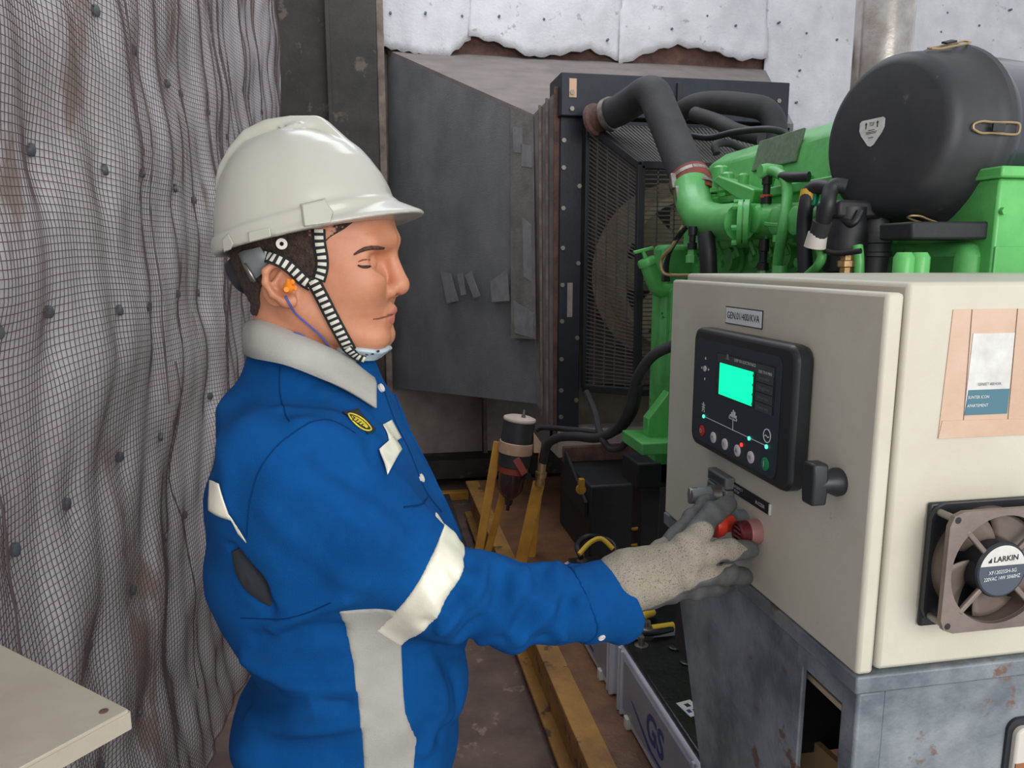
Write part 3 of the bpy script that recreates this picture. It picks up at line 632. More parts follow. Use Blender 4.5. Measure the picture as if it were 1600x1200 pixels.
# ------------------------------------------------------------------ control cabinet
M['cream'] = mat('cream_powder_coat', (202, 197, 181), .45, c2=(192, 186, 168), scale=5, bump=.06, bscale=240, c3=(158, 146, 124), s3=24, t3=.70)
M['seal'] = mat('door_gasket', (40, 40, 40), .8)
M['bezel'] = mat('bezel_black', (26, 29, 32), .35, c2=(32, 35, 38), scale=6)
M['face'] = mat('controller_face', (38, 50, 58), .38, c2=(34, 45, 52), scale=5)
M['window'] = mat('display_window', (18, 28, 32), .2)
M['lcd'] = mat('lit_green_display', (0, 230, 160), .4, emit=(0, 246, 168), es=1.0)
M['softkey'] = mat('grey_label_panel', (56, 66, 68), .5)
M['print'] = mat('white_print', (214, 220, 220), .5)
M['led_g'] = mat('green_led', (90, 240, 200), .3, emit=(80, 255, 200), es=1.2)
M['led_r'] = mat('red_led', (240, 70, 50), .3, emit=(255, 60, 40), es=1.2)
M['red_btn'] = mat('red_button', (178, 44, 36), .4)
M['pink_btn'] = mat('pale_button', (206, 198, 202), .45)
M['green_btn'] = mat('green_button', (24, 130, 84), .4)
M['orange_red'] = mat('red_mushroom', (226, 66, 40), .4)
M['grey_pl'] = mat('grey_plastic', (112, 118, 118), .45)
M['maroon'] = mat('maroon_lens', (110, 34, 40), .25, trans=.25, c2=(84, 24, 30), scale=60)
M['maroon_clear'] = mat('pink_clear_collar', (150, 104, 100), .3)
M['black_pl'] = mat('black_plastic', (34, 37, 42), .4)
M['stand'] = mat('blotchy_grey_paint', (140, 146, 150), .5, .1, c2=(98, 106, 112), scale=9, lo=.38, hi=.62, bump=.2, bscale=60, c3=(112, 90, 78), s3=17, t3=.61)
cab = thing('control_cabinet', (.95, 1.03, 1.07), 'cream steel control cabinet with a door facing the worker', 'cabinet')
CT = 1.537; CB = 1.07
MB().box(.586, 1.45, .735, 1.335, CB, CT).build('body', M['cream'], cab, bevel=.006)
door = MB().box(.55, .572, .722, 1.316, 1.075, 1.526).build('door', M['cream'], cab, bevel=.005)
MB().box(.57, .588, .745, 1.30, 1.09, 1.515).build('gasket', M['seal'], cab)
for zc in (1.425, 1.402, 1.155, 1.133):
    MB().cyl((.579, .748, zc-.008), (.579, .748, zc+.008), .007, n=12).build('hinge_pin', M['black_pl'], cab)
DR = Vector((0, -1, 0)); DU = Vector((0, 0, 1))             # right and up on the door as seen from outside
def rrect(c, u, v, w, h, r, n=6):
    out = []
    for sx, sy, a0 in ((1, 1, 0), (-1, 1, 90), (-1, -1, 180), (1, -1, 270)):
        for k in range(n+1):
            t = R(a0+90*k/n); out.append(Vector(c)+u*(sx*(w/2-r)+r*math.cos(t))+v*(sy*(h/2-r)+r*math.sin(t)))
    return out
def patch(c, u, v, w, h, d, name, m, parent, r=None, bevel=0):
    n = u.cross(v)
    pts = rrect(c, u, v, w, h, r) if r else [Vector(c)+u*a*w/2+v*b*h/2 for a, b in ((1, 1), (-1, 1), (-1, -1), (1, -1))]
    return MB().prism(pts, n*d).build(name, m, parent, bevel=bevel)
# number plate
q = Vector((.55, 1.038, 1.4765))
gl = patch(q, DR, DU, .114, .027, .0012, 'name_label', M['ink'], None); tag(gl, 'small white label with capital letters above the controller', 'label')
patch(q+Vector((-.0012, 0, 0)), DR, DU, .111, .024, .0004, 'paper', M['print'], gl)
text('lettering', 'GEN.01/400/KVA', M['ink'], q+Vector((-.0019, 0, 0)), DR, DU, .0108, gl, .1)
# controller
C = Vector((.55, .998, 1.3565))
ct = thing('genset_controller', (.55, .998, 1.26), 'black generator controller with a glowing green display on the door', 'controller')
o = MB().prism(rrect(C, DR, DU, .306, .195, .022), (-.028, 0, 0)).build('bezel', M['bezel'], ct, bevel=.007)
patch(C+Vector((-.028, .009, -.003)), DR, DU, .262, .166, .0012, 'face_plate', M['face'], ct, .012)
def fp(px, py, X=.5208): return P(px, py, X=X)
w0, w1, w2 = fp(1121, 546), fp(1213, 573), fp(1209, 650)
wc = Vector((.5208, (w0.y+w1.y)/2, (w1.z+w2.z)/2)); 
win = patch(wc, DR, DU, w0.y-w1.y, w1.z-w2.z, .0006, 'display_window', M['window'], ct, .003)
s0, s1 = fp(1125, 569, .520), fp(1174.5, 632, .520)
patch(Vector((.5202, (s0.y+s1.y)/2, (s0.z+s1.z)/2)), DR, DU, s0.y-s1.y, .0485, .0005, 'screen', M['lcd'], win)
hb = wc+Vector((-.0006, 0, (w1.z-w2.z)/2-.0085)); patch(hb, DR, DU, (w0.y-w1.y)*.96, .012, .0003, 'header_strip', M['softkey'], win)
text('lettering', 'DEEP SEA ELECTRONICS', M['print'], fp(1164, 567, .5194), DR, DU, .0042, win, .062)
text('lettering', 'DSE 7310 MKII', M['print'], Vector((.5194, w1.y+.024, hb.z-.0035)), DR, DU, .004, win, .034)
q = fp(1137, 558, .5195); MB().prism([q+DR*a+DU*b for a, b in ((-.005, -.004), (.005, -.004), (.005, -.002), (.003, -.002), (.003, .004), (-.003, .004), (-.003, -.002), (-.005, -.002))], (-.0003, 0, 0)).build('logo_mark', M['grey_pl'], win)
for k in range(4):
    q = Vector((.5200, w1.y+.026, s0.z-.002-k*.0135)); b = patch(q, DR, DU, .044, .0118, .0006, 'soft_key_label', M['softkey'], win)
    text('lettering', ('Generator', 'Engine', 'Alarms', 'Event log')[k], M['grey_pl'], q+Vector((-.0009, 0, 0)), DR, DU, .0042, b, .028)
    MB().lathe(Vector((.5200, w1.y+.056, q.z)), (-1, 0, 0), [(0, .002), (.0008, .002)], 10).build('arrow_key', M['green_btn'], win)
def btn(px, py, r, m, name='push_button', h=.002):
    q = fp(px, py, .5208); return MB().lathe(q, (-1, 0, 0), [(0, r), (h*.7, r), (h, r*.85)], 20).build(name, m, ct), q
bb = [btn(1097, 673, .0088, M['red_btn']), btn(1115, 683.5, .0088, M['pink_btn']), btn(1133, 694, .0088, M['pink_btn']), btn(1152.5, 704, .0088, M['pink_btn']), btn(1173.5, 714.5, .0088, M['pink_btn']), btn(1196, 725, .0092, M['green_btn'])]
text('symbol', 'O', M['print'], bb[0][1]+Vector((-.0024, 0, 0)), DR, DU, .007, bb[0][0]); text('symbol', 'I', M['print'], bb[5][1]+Vector((-.0024, 0, 0)), DR, DU, .009, bb[5][0])
text('symbol', 'A', M['grey_pl'], bb[3][1]+Vector((-.0024, 0, 0)), DR, DU, .007, bb[3][0]); text('symbol', 'M', M['grey_pl'], bb[1][1]+Vector((-.0024, 0, 0)), DR, DU, .006, bb[1][0])
text('symbol', 'K', M['grey_pl'], bb[2][1]+Vector((-.0024, 0, 0)), DR, DU, .006, bb[2][0]); text('symbol', 'N', M['ink'], bb[4][1]+Vector((-.0024, 0, 0)), DR, DU, .006, bb[4][0])
for px, py, m in ((1100, 650.5, 'led_g'), (1171, 685, 'led_g'), (1198, 698, 'led_g'), (1159, 695, 'led_r')):
    MB().lathe(fp(px, py), (-1, 0, 0), [(0, .003), (.0015, .003), (.0022, .0018)], 12).build('indicator_light', M[m], ct)
l0, l1 = fp(1100, 650.5, .5207), fp(1198, 697, .5207)
MB().bar(l0, l1, .0009, .0006, (1, 0, 0)).build('diagram_line', M['print'], ct)
q = fp(1145, 655, .5207); ico = MB()
for a, h in ((-.008, .006), (-.004, .010), (.0005, .014), (.005, .012), (.009, .007)): ico.obox(q+DR*a+DU*h/2, DR*.0015, DU*h/2, Vector((.0003, 0, 0)))
ico.obox(q+DU*.001, DR*.012, DU*.002, Vector((.0003, 0, 0))); ico.build('load_symbol', M['print'], ct)
MB().bar(q, fp(1145, 673, .5207), .0008, .0006, (1, 0, 0)).build('diagram_line', M['print'], ct)
q = fp(1198.5, 681, .5207); MB().ring(q, (-1, 0, 0), .0085, .0098, .0005, 28).build('supply_symbol', M['print'], ct)
text('symbol', '~', M['print'], q, DR, DU, .016, ct)
q = fp(1099, 636, .5207); py_ = MB()
for a, b, c, d in ((-.004, -.008, 0, .008), (.004, -.008, 0, .008), (-.006, .004, .006, .004), (-.005, 0, .005, 0), (-.0035, -.004, .0035, -.004)): py_.bar(q+DR*a+DU*b, q+DR*c+DU*d, .0012, .0005, (1, 0, 0))
py_.build('mains_symbol', M['print'], ct)
q = fp(1102, 576, .5207); MB().lathe(q, (-1, 0, 0), [(0, .0045), (.0015, .0045)], 18).build('select_key', M['pink_btn'], ct)
for a, b in ((0, .016), (0, -.016), (.012, 0), (-.012, 0)):
    c_ = q+DR*a+DU*b; e = DR*(1 if a > 0 else -1 if a < 0 else 0)+DU*(1 if b > 0 else -1 if b < 0 else 0); n = Vector((1, 0, 0)).cross(e)
    MB().prism([c_+e*.003, c_+n*.002-e*.001, c_-n*.002-e*.001], (-.0005, 0, 0)).build('arrow_key', M['print'], ct)
# engraved plate
q = Vector((.55, .993, 1.2098)); ep = patch(q, DR, DU, .121, .0165, .0025, 'engraved_label', M['ink'], None); tag(ep, 'black engraved strip label under the controller', 'label')
patch(Vector((.55, .9315, 1.2098)), DR, DU, .0025, .0165, .0026, 'bare_edge', M['sticker'], ep)
text('lettering', 'EMERGENCY', M['print'], q+Vector((-.0027, .034, .0036)), DR, DU, .0045, ep, .037); text('lettering', 'STOP', M['print'], q+Vector((-.0027, .034, -.0032)), DR, DU, .0045, ep, .017)
text('lettering', 'BUZZER', M['print'], q+Vector((-.0027, -.037, -.0005)), DR, DU, .005, ep, .026)
# selector switch with grey holders
sw = thing('selector_switch', (.55, 1.1, 1.17), 'grey selector switch with silver knob behind the gloved hand', 'switch')
ya_, yb_, zt_ = P(1105, 738, X=.535).y, P(1135, 753, X=.535).y, P(1105, 729.5, X=.535).z
for k in range(2):
    z1 = zt_-.0205*k; k_ = MB().box(.535, .55, yb_, ya_, z1-.019, z1).build('legend_holder', M['grey_pl'], sw, bevel=.002)
    patch(Vector((.535, (ya_+yb_)/2, z1-.0095)), DR, DU, (ya_-yb_)*.82, .012, .0006, 'legend_plate', M['softkey'], k_)
    if k == 0: text('lettering', 'LAMP TEST', M['ink'], Vector((.5342, (ya_+yb_)/2, z1-.0095)), DR, DU, .0045, k_, .036)
q = P(1118, 772, X=.53)
MB().lathe((.55, q.y, q.z), (-1, 0, 0), [(0, .019), (.012, .019), (.014, .016), (.03, .015)], 28).build('collar', M['metal'], sw)
MB().lathe((.52, q.y, q.z), (-1, 0, 0), [(0, .013), (.03, .013), (.033, .011)], 24).build('knob', M['grey_pl'], sw)
MB().box(.484, .50, q.y-.004, q.y+.004, q.z-.013, q.z+.013).build('knob_grip', M['metal'], sw, bevel=.002)
# emergency stop
es = thing('emergency_stop', (.55, 1.005, 1.142), 'red mushroom emergency stop button under the gloved fingertip', 'button')
e0 = Vector((.55, 1.004, 1.164))
MB().lathe(e0, (-1, 0, 0), [(0, .021), (.014, .021), (.017, .018), (.019, .0135)], 32).build('collar', M['grey_pl'], es)
MB().lathe(e0+Vector((-.017, 0, 0)), (-1, 0, 0), [(0, .0125), (.018, .0125), (.020, .018), (.028, .020), (.034, .019), (.037, .012)], 32).build('mushroom_head', M['orange_red'], es)
# buzzer
bz = thing('warning_buzzer', (.55, .967, 1.145), 'round maroon buzzer beside the emergency stop', 'buzzer')
b0 = Vector((.55, .963, 1.1655))
MB().lathe(b0, (-1, 0, 0), [(0, .0185), (.016, .0185), (.018, .018)], 32).build('collar', M['maroon_clear'], bz)
MB().lathe(b0+Vector((-.014, 0, 0)), (-1, 0, 0), [(0, .0182), (.018, .0176), (.020, .016), (.020, .014), (.016, .0135)], 32).build('lens', M['maroon'], bz)
for k in range(3): MB().bar(b0+Vector((-.031, -.012, -.007+.007*k)), b0+Vector((-.031, .012, -.007+.007*k)), .002, .002).build('sound_slot', M['maroon_clear'], bz)
# door lock knob
lk = thing('door_lock', (.55, .783, 1.27), 'black wing knob locking the cabinet door', 'knob')
k0 = Vector((.55, .781, 1.296))
MB().lathe(k0, (-1, 0, 0), [(0, .017), (.006, .0175), (.016, .013), (.03, .012)], 28).build('stem', M['black_pl'], lk)
kp = [(.000, .026), (.010, .026), (.012, .010), (.012, -.010), (.010, -.026), (.000, -.026), (-.012, -.026), (-.014, -.010), (-.014, .010), (-.012, .026)]
MB().prism([k0+Vector((-.022, 0, 0))+DR*a+DU*b for a, b in kp], (-.020, 0, 0)).build('wing_grip', M['black_pl'], lk, bevel=.003)
# ---- near side of the cabinet: taped sheet, fan
NR = Vector((1, 0, 0))
ts = MB()
c_ = Vector((.745, .735, 1.431)); pts = [Vector((.644, .735, 1.506)), Vector((.86, .735, 1.506)), Vector((.86, .735, 1.356)), Vector((.640, .735, 1.357))]
M['tapeb'] = mat('peach_paper_tape', (204, 174, 152), .6, c2=(192, 160, 136), scale=9, bump=.1, c3=(188, 156, 132), s3=14, t3=.66)
sh = ts.prism(pts, (0, -.001, 0)).build('taped_sheet', M['tapeb']); tag(sh, 'peach tape frame holding a white and teal card', 'sign')
for a in (((.668, 1.506), (.672, 1.357)), ((.728, 1.506), (.732, 1.357)), ): 
    MB().bar(Vector((a[0][0], .7338, a[0][1])), Vector((a[1][0], .7338, a[1][1])), .0008, .0006, (0, 1, 0)).build('tape_edge', M['strip'], sh)
MB().prism([(.643, .734, 1.378), (.86, .734, 1.374), (.86, .734, 1.356), (.640, .734, 1.357)], (0, -.0008, 0)).build('tape_strip', M['tapeb'], sh)
MB().prism([(.6725, .734, 1.4785), (.7275, .734, 1.4785), (.7285, .734, 1.3835), (.671, .734, 1.3835)], (0, -.0008, 0)).build('card', M['sticker'], sh)
MB().prism([(.6735, .7332, 1.4130), (.7283, .7332, 1.4130), (.7285, .7332, 1.3835), (.671, .7332, 1.3835)], (0, -.0006, 0)).build('teal_band', mat('teal_print', (70, 110, 124), .5), sh)
text('lettering', 'GENSET 400 KVA', M['softkey'], Vector((.700, .7324, 1.4195)), NR, DU, .0034, sh, .031)
text('lettering', 'SUNTER ICON', M['print'], Vector((.6725, .7322, 1.4045)), NR, DU, .0036, sh, .028, align='LEFT'); text('lettering', 'APARTEMENT', M['print'], Vector((.6725, .7322, 1.3945)), NR, DU, .0036, sh, .028, align='LEFT')
fn = thing('cooling_fan', (.705, .71, 1.134), 'dusty square axial fan with a round name plate on the cabinet side', 'fan')
M['fan_fr'] = mat('dusty_fan_frame', (136, 122, 112), .5, .3, c2=(108, 97, 90), scale=8, bump=.1)
M['fan_bl'] = mat('dusty_fan_blade', (112, 98, 88), .45, .1, c2=(88, 77, 70), scale=12)
FX, FZ = .7055, 1.2075
MB().box(.634, .785, .728, .7345, 1.126, 1.281).build('backing_plate', M['black_pl'], fn, bevel=.004)
def fanframe(y0, y1, S=.0735, rr=.066, n=48):
    m = MB(); vs = []; 
    for y in (y0, y1):
        for k in range(n):
            t = 2*math.pi*k/n; c, s = math.cos(t), math.sin(t); q = S/max(abs(c), abs(s)); q = min(q, S*1.32); vs.append((FX+c*q, y, FZ+s*q))
        for k in range(n):
            t = 2*math.pi*k/n; vs.append((FX+math.cos(t)*rr, y, FZ+math.sin(t)*rr))
    fs = []
    for k in range(n):
        j = (k+1) % n
        fs += [(k, j, n+j, n+k), (2*n+k, 3*n+k, 3*n+j, 2*n+j), (k, 2*n+k, 2*n+j, j), (n+k, n+j, 3*n+j, 3*n+k)]
    return m.add(vs, fs)
fanframe(.694, .700).build('front_frame', M['fan_fr'], fn, angle=30)
fanframe(.722, .727).build('rear_frame', M['black_pl'], fn, angle=30)
MB().ring((FX, .699, FZ), (0, 1, 0), .0655, .0685, .026, 48).build('barrel', M['fan_bl'], fn)
for sx in (-1, 1):
    for sz in (-1, 1):
        MB().cyl((FX+sx*.064, .7, FZ+sz*.064), (FX+sx*.064, .7275, FZ+sz*.064), .0045, n=12).build('post', M['bolt'], fn)
        MB().lathe((FX+sx*.064, .6942, FZ+sz*.064), (0, -1, 0), [(0, .004), (.0004, .004)], 14).build('screw_hole', M['ink'], fn)
for k in range(4):
    t = R(45+90*k); c, s = math.cos(t), math.sin(t)
    MB().bar((FX+c*.03, .697, FZ+s*.03), (FX+c*.07, .696, FZ+s*.07), .0065, .005, (0, 1, 0)).build('strut', M['fan_fr'], fn, bevel=.0015)
for k in range(5):
    t0 = R(72*k+18); rows = []
    for i in range(7):
        r = .032+.032*i/6; rows.append([(FX+r*math.cos(t0+a*.21+i*.05), .707+.0022*a, FZ+r*math.sin(t0+a*.21+i*.05)) for a in range(6)])
    o = MB().grid(rows).build('blade', M['fan_bl'], fn); so = o.modifiers.new('s', 'SOLIDIFY'); so.thickness = .0015
hub = MB().lathe((FX, .725, FZ), (0, -1, 0), [(0, .034), (.030, .034), (.032, .0325)], 40).build('hub', M['black_pl'], fn)
M['navy_lbl'] = mat('dark_slate_label', (70, 78, 90), .4)
MB().lathe((FX, .693, FZ), (0, -1, 0), [(0, .0305), (.0004, .0305)], 40).build('name_plate', M['navy_lbl'], hub)
seg = [Vector((FX+.0305*math.cos(t), .6925, FZ+.0305*math.sin(t))) for t in np.linspace(R(12), R(168), 24)]
MB().prism(seg, (0, -.0004, 0)).build('plate_white_half', M['sticker'], hub)
text('lettering', 'LARKIN', M['ink'], Vector((FX+.003, .692, FZ+.0145)), NR+DU*.05, DU, .0068, hub, .032, bold=.015)
for k in range(3): MB().bar(Vector((FX-.0195+.0015*k, .6918, FZ+.0105)), Vector((FX-.0195+.0015*k, .6918, FZ+.013+.0015*k)), .001, .0004, (0, 1, 0)).build('logo_mark', M['ink'], hub)
text('lettering', 'XF12025SH-SG', M['print'], Vector((FX, .692, FZ-.001)), NR+DU*.05, DU, .0046, hub, .037); text('lettering', '220VAC 14W 50/60HZ', M['print'], Vector((FX, .692, FZ-.0085)), NR+DU*.05, DU, .0046, hub, .048)
# ---- stand under the cabinet
stn = thing('cabinet_stand', (.9, 1.0, ZD), 'blotchy grey steel stand carrying the control cabinet', 'stand')
MB().box(.556, 1.45, .728, 1.335, 1.045, 1.069).build('top_ledge', M['stand'], stn, bevel=.003)
MB().prism([(.566, 1.325, 1.046), (.566, .853, 1.046), (.566, .853, ZD), (.566, .97, ZD)], (.008, 0, 0)).build('side_plate', M['stand'], stn, bevel=.002)
MB().box(.562, .60, .731, .763, ZD, 1.046).build('corner_post', M['stand'], stn, bevel=.004)
MB().box(.60, 1.45, .733, .739, ZD, 1.046).build('front_plate', M['stand'], stn)
MB().box(.562, .572, .76, .86, 1.015, 1.046).build('top_rail', M['stand'], stn)
MB().box(.74, .75, .745, .95, ZD, 1.04).build('inner_plate', M['black_steel'], stn)
MB().bar((.60, .765, .985), (.60, .90, .985), .03, .008).build('inner_rail', M['khaki'], stn)
MB().prism([P(1238, 1128, X=.66), P(1330, 1212, X=.66), Vector((.66, .74, .3)), Vector((.66, .95, .3))], (.01, 0, 0)).build('inner_box', mat('tan_box', (196, 164, 122), .6), stn)
MB().box(.575, 1.4, .95, 1.3, .8, 1.04).build('wiring_trough', M['black_steel'], stn)
s_ = P(1598, 1160, Y=.73)
so_ = thing('socket_plate', (s_.x, .72, s_.z-.03), 'cream rounded socket plate with brown stripe on the grey stand', 'socket')
MB().prism(rrect(Vector((s_.x+.012, .733, s_.z-.012)), NR, DU, .06, .075, .012), (0, -.012, 0)).build('plate', M['white_pl'], so_, bevel=.003)
MB().box(s_.x-.017, s_.x+.04, .720, .7215, s_.z-.03, s_.z-.022).build('stripe', mat('brown_stripe', (150, 96, 62), .5), so_)
MB().prism(rrect(Vector((s_.x+.012, .733, s_.z-.012)), NR, DU, .075, .095, .016), (0, -.004, 0)).build('gasket', M['black_pl'], so_)
# ---- batteries
M['case'] = mat('milky_battery_case', (196, 198, 208), .35, c2=(176, 178, 190), scale=5)
M['case_low'] = mat('grey_blue_electrolyte_zone', (140, 144, 158), .35, c2=(128, 130, 144), scale=5)
M['bat_top'] = mat('black_battery_lid', (36, 36, 37), .3, c2=(24, 24, 25), scale=16, bump=.25, bscale=40)
M['blue_ink'] = mat('blue_print', (38, 62, 120), .5)
M['yel_cable'] = mat('yellow_sleeve', (222, 180, 52), .5)
def battery(y0, y1, label):
    b = thing('truck_battery', (.82, (y0+y1)/2, ZD), label, 'battery', 'batteries along the deck edge')
    x0, x1, zt = .68, .955, ZD+.205
    MB().box(x0, x1, y0, y1, ZD+.004, zt).build('case', M['case'], b, bevel=.008)
    MB().box(x0-.003, x0+.01, y0+.05, y1-.05, ZD+.03, zt-.02).build('window_panel', M['case_low'], b, bevel=.004)
    for y in (y0+.012, y0+.035, y1-.035, y1-.012): MB().box(x0-.006, x0+.01, y-.006, y+.006, ZD+.002, zt-.004).build('rib', M['case'], b, bevel=.003)
    for y in (y0+.1, y1-.1): MB().box(x0-.012, x0+.01, y-.012, y+.012, ZD, ZD+.035).build('foot_lug', M['white_pl'], b, bevel=.003)
    lid = MB().box(x0+.008, x1-.004, y0+.006, y1-.006, zt-.004, zt+.014).build('lid', M['bat_top'], b, bevel=.006)
    for k in range(6):
        MB().lathe((x0+.14, y0+.08+k*(y1-y0-.16)/5, zt+.012), (0, 0, 1), [(0, .02), (.008, .02), (.010, .015)], 16).build('vent_cap', M['bat_top'], lid)
    sx, sy = x0+.062, y0+.20
    MB().obox((sx, sy, zt+.0145), (.02, .004, 0), (-.006, .030, 0), (0, 0, .0006)).build('sticker', M['sticker'], lid)
    MB().obox((sx-.002, sy+.012, zt+.0156), (.006, .0012, 0), (-.0018, .006, 0), (0, 0, .0004)).build('sticker_print', M['ink'], lid)
    for s in (-1, 1): MB().obox((sx+s*.008, sy-.012, zt+.0156), (.005, .001, 0), (-.001, .006, 0), (0, 0, .0004)).build('sticker_print', M['blue_ink'], lid)
    ym = y0+.3
    text('lettering', 'GS', M['blue_ink'], Vector((x0-.0032, ym-.04, ZD+.11)), DR, DU, .075, b, .12, bold=.03)
    MB().prism([(x0-.0032, ym+.14, ZD+.10), (x0-.0032, ym+.12, ZD+.10), (x0-.0032, ym-.02, ZD+.055), (x0-.0032, ym-.12, ZD+.055), (x0-.0032, ym-.12, ZD+.045), (x0-.0032, ym+.0, ZD+.045)], (-.0006, 0, 0)).build('logo_bar', M['blue_ink'], b)
    for s, yy in ((0, y1-.05), (1, y0+.05)):
        MB().lathe((x0+.05, yy, zt+.012), (0, 0, 1), [(0, .02), (.006, .02), (.007, .01), (.03, .009)], 16).build('terminal', M['metal'], b)
    return b
battery(1.37, 1.93, 'near truck battery with a small sticker on its black lid'); battery(1.985, 2.55, 'far truck battery, mostly behind the blue sleeve')
def cable(name, pts, r, m, label, cat='cable'):
    o = MB().tube(spline(pts, 8), r, 10).build(name, m); return tag(o, label, cat)
zt = ZD+.22
A = [P(908, 872, Y=2.45), P(902, 852, Y=2.5), P(918, 838, Y=2.5), P(945, 842, Y=2.5), P(960, 852, Y=2.46), P(962, 872, Y=2.42)]
bc = thing('battery_cable', (A[0].x, 2.45, zt), 'arched black and yellow cable on the far battery lid', 'cable')
MB().tube(spline(A, 8), .010, 10).build('black_lead', M['rubber_dark'], bc)
MB().tube(spline([P(905, 866, Y=2.44), P(922, 848, Y=2.46), P(940, 842, Y=2.46), P(958, 858, Y=2.43)], 8), .009, 10).build('yellow_lead', M['yel_cable'], bc)
cl = thing('battery_jumper', (P(1020, 975, z=zt).x, P(1020, 975, z=zt).y, zt), 'yellow sleeved cable lugs bridging the battery terminals', 'cable')
for pts in ([(985, 975), (1005, 965), (1022, 956)], [(990, 990), (1025, 988), (1050, 982)]):
    MB().tube(spline([P(x, y, z=zt+.02) for x, y in pts], 6), .010, 10).build('black_lead', M['rubber_dark'], cl)
for a, b in (((998, 966), (1020, 956)), ((1018, 983), (1052, 978))):
    MB().cyl(P(*a, z=zt+.024), P(*b, z=zt+.024), .012, n=14).build('yellow_sleeve', M['yel_cable'], cl)
q = P(1010, 990, z=zt+.01); MB().lathe(q, (0, 0, 1), [(-.012, .022), (.02, .022), (.022, .012), (.04, .011)], 18).build('terminal_clamp', M['metal'], cl)
MB().tube(spline([P(1010, 990, z=zt+.02), P(985, 992, z=zt+.02), P(970, 990, z=zt+.02)], 6), .006, 8).build('earth_lead', M['grey_pl'], cl)
# ---- fuel water separator on a yellow stand
SY = 2.95
sst = thing('separator_stand', (P(790, 960, Y=SY).x, SY+.05, 0), 'yellow angle-iron stand with slanted legs beside the deck', 'stand')
def leg(a, b, wd=.03):
    A = P(a[0], a[1], Y=a[2]); Bq = P(b[0], b[1], Y=b[2]); d = (Bq-A); Bq = A+d*(A.z/(A.z-Bq.z)) if Bq.z < A.z else Bq
    o = MB(); n = Vector((0, -1, 0)); x = n.cross(d).normalized()
    o.obox((A+Bq)/2, x*wd/2, n*.003, d.normalized()*(Bq-A).length/2); o.obox((A+Bq)/2+x*wd/2-n*wd/2, x*.003, n*wd/2, d.normalized()*(Bq-A).length/2)
    o.build('leg', M['yellow'], sst, bevel=.002)
leg((778, 690, SY+.02), (746, 872, SY+.0), .036); leg((842, 752, SY-.05), (812, 885, SY-.05), .05); leg((800, 720, SY+.16), (765, 850, SY+.16), .03); leg((848, 700, SY+.14), (838, 800, SY+.14), .03)
MB().bar(P(776, 700, Y=SY+.02), P(845, 700, Y=SY+.02), .02, .006, (0, 1, 0)).build('cross_bar', M['yellow'], sst)
fs_ = thing('fuel_water_separator', P(795, 790, Y=SY-.02), 'black canister fuel separator with dark amber bowl on the yellow stand', 'filter')
Tp = P(812, 655, Y=SY-.02); Bt = P(795, 782, Y=SY-.02); dn = (Bt-Tp).normalized(); rr = .068
Lz = (Bt-Tp).length
M['amber'] = mat('dark_amber_bowl', (52, 30, 28), .15, c2=(40, 24, 24), scale=9, coat=.6)
M['peach'] = mat('peach_steel', (208, 174, 148), .45, .2, c2=(186, 150, 126), scale=14)
MB().lathe(Tp, dn, [(-.012, .05), (-.006, .066), (0, .068), (.006, .066)], 36).build('lid', mat('cream_lid', (212, 196, 182), .5, c2=(190, 172, 158), scale=12), fs_)
MB().lathe(Tp+dn*.004, dn, [(0, rr-.002), (Lz*.55, rr-.002), (Lz*.56, rr-.006)], 36).build('canister', M['filter_blk'], fs_)
MB().lathe(Tp+dn*Lz*.27, dn, [(0, rr+.001), (.002, rr+.003), (.046, rr+.003), (.048, rr+.001)], 36).build('mount_band', M['peach'], fs_)
MB().lathe(Tp+dn*Lz*.50, dn, [(0, rr-.006), (.05, rr-.006), (.055, rr-.014)], 30).build('red_ring', M['red_sil'], fs_)
MB().lathe(Tp+dn*Lz*.62, dn, [(0, .055), (.03, .056), (.08, .052), (.105, .04), (.125, .018), (.15, .014), (.155, .008), (.175, .007)], 30).build('bowl', M['amber'], fs_)
q = Tp+dn*-.012+Vector((.01, -.02, 0)); MB().lathe(q, -dn, [(0, .009), (.008, .009), (.009, .005), (.03, .005)], 12).build('vent_screw', M['metal'], fs_)
vA = P(806, 717, Y=SY-.09); vB = P(820, 741, Y=SY-.1); MB().bar(vA, vB, .03, .008, (0, 1, 0)).build('valve_handle', M['red_sil'], fs_, bevel=.002)
MB().cyl(P(815, 738, Y=SY-.05), P(826, 745, Y=SY-.1), .014, n=14).build('valve_body', M['rubber_dark'], fs_)
MB().prism([P(834, 676, Y=SY-.06), P(846, 692, Y=SY-.06), P(845, 708, Y=SY-.06), P(834, 708, Y=SY-.06)], (0, .05, 0)).build('mount_lug', M['peach'], fs_, bevel=.002)
MB().lathe(P(848, 718, Y=2.88), P(844, 752, Y=2.88)-P(848, 718, Y=2.88), [(0, .017), (.05, .018), (.052, .024), (.075, .024), (.077, .019), (.11, .019)], 16).build('hose_fitting', M['brass'], fs_)
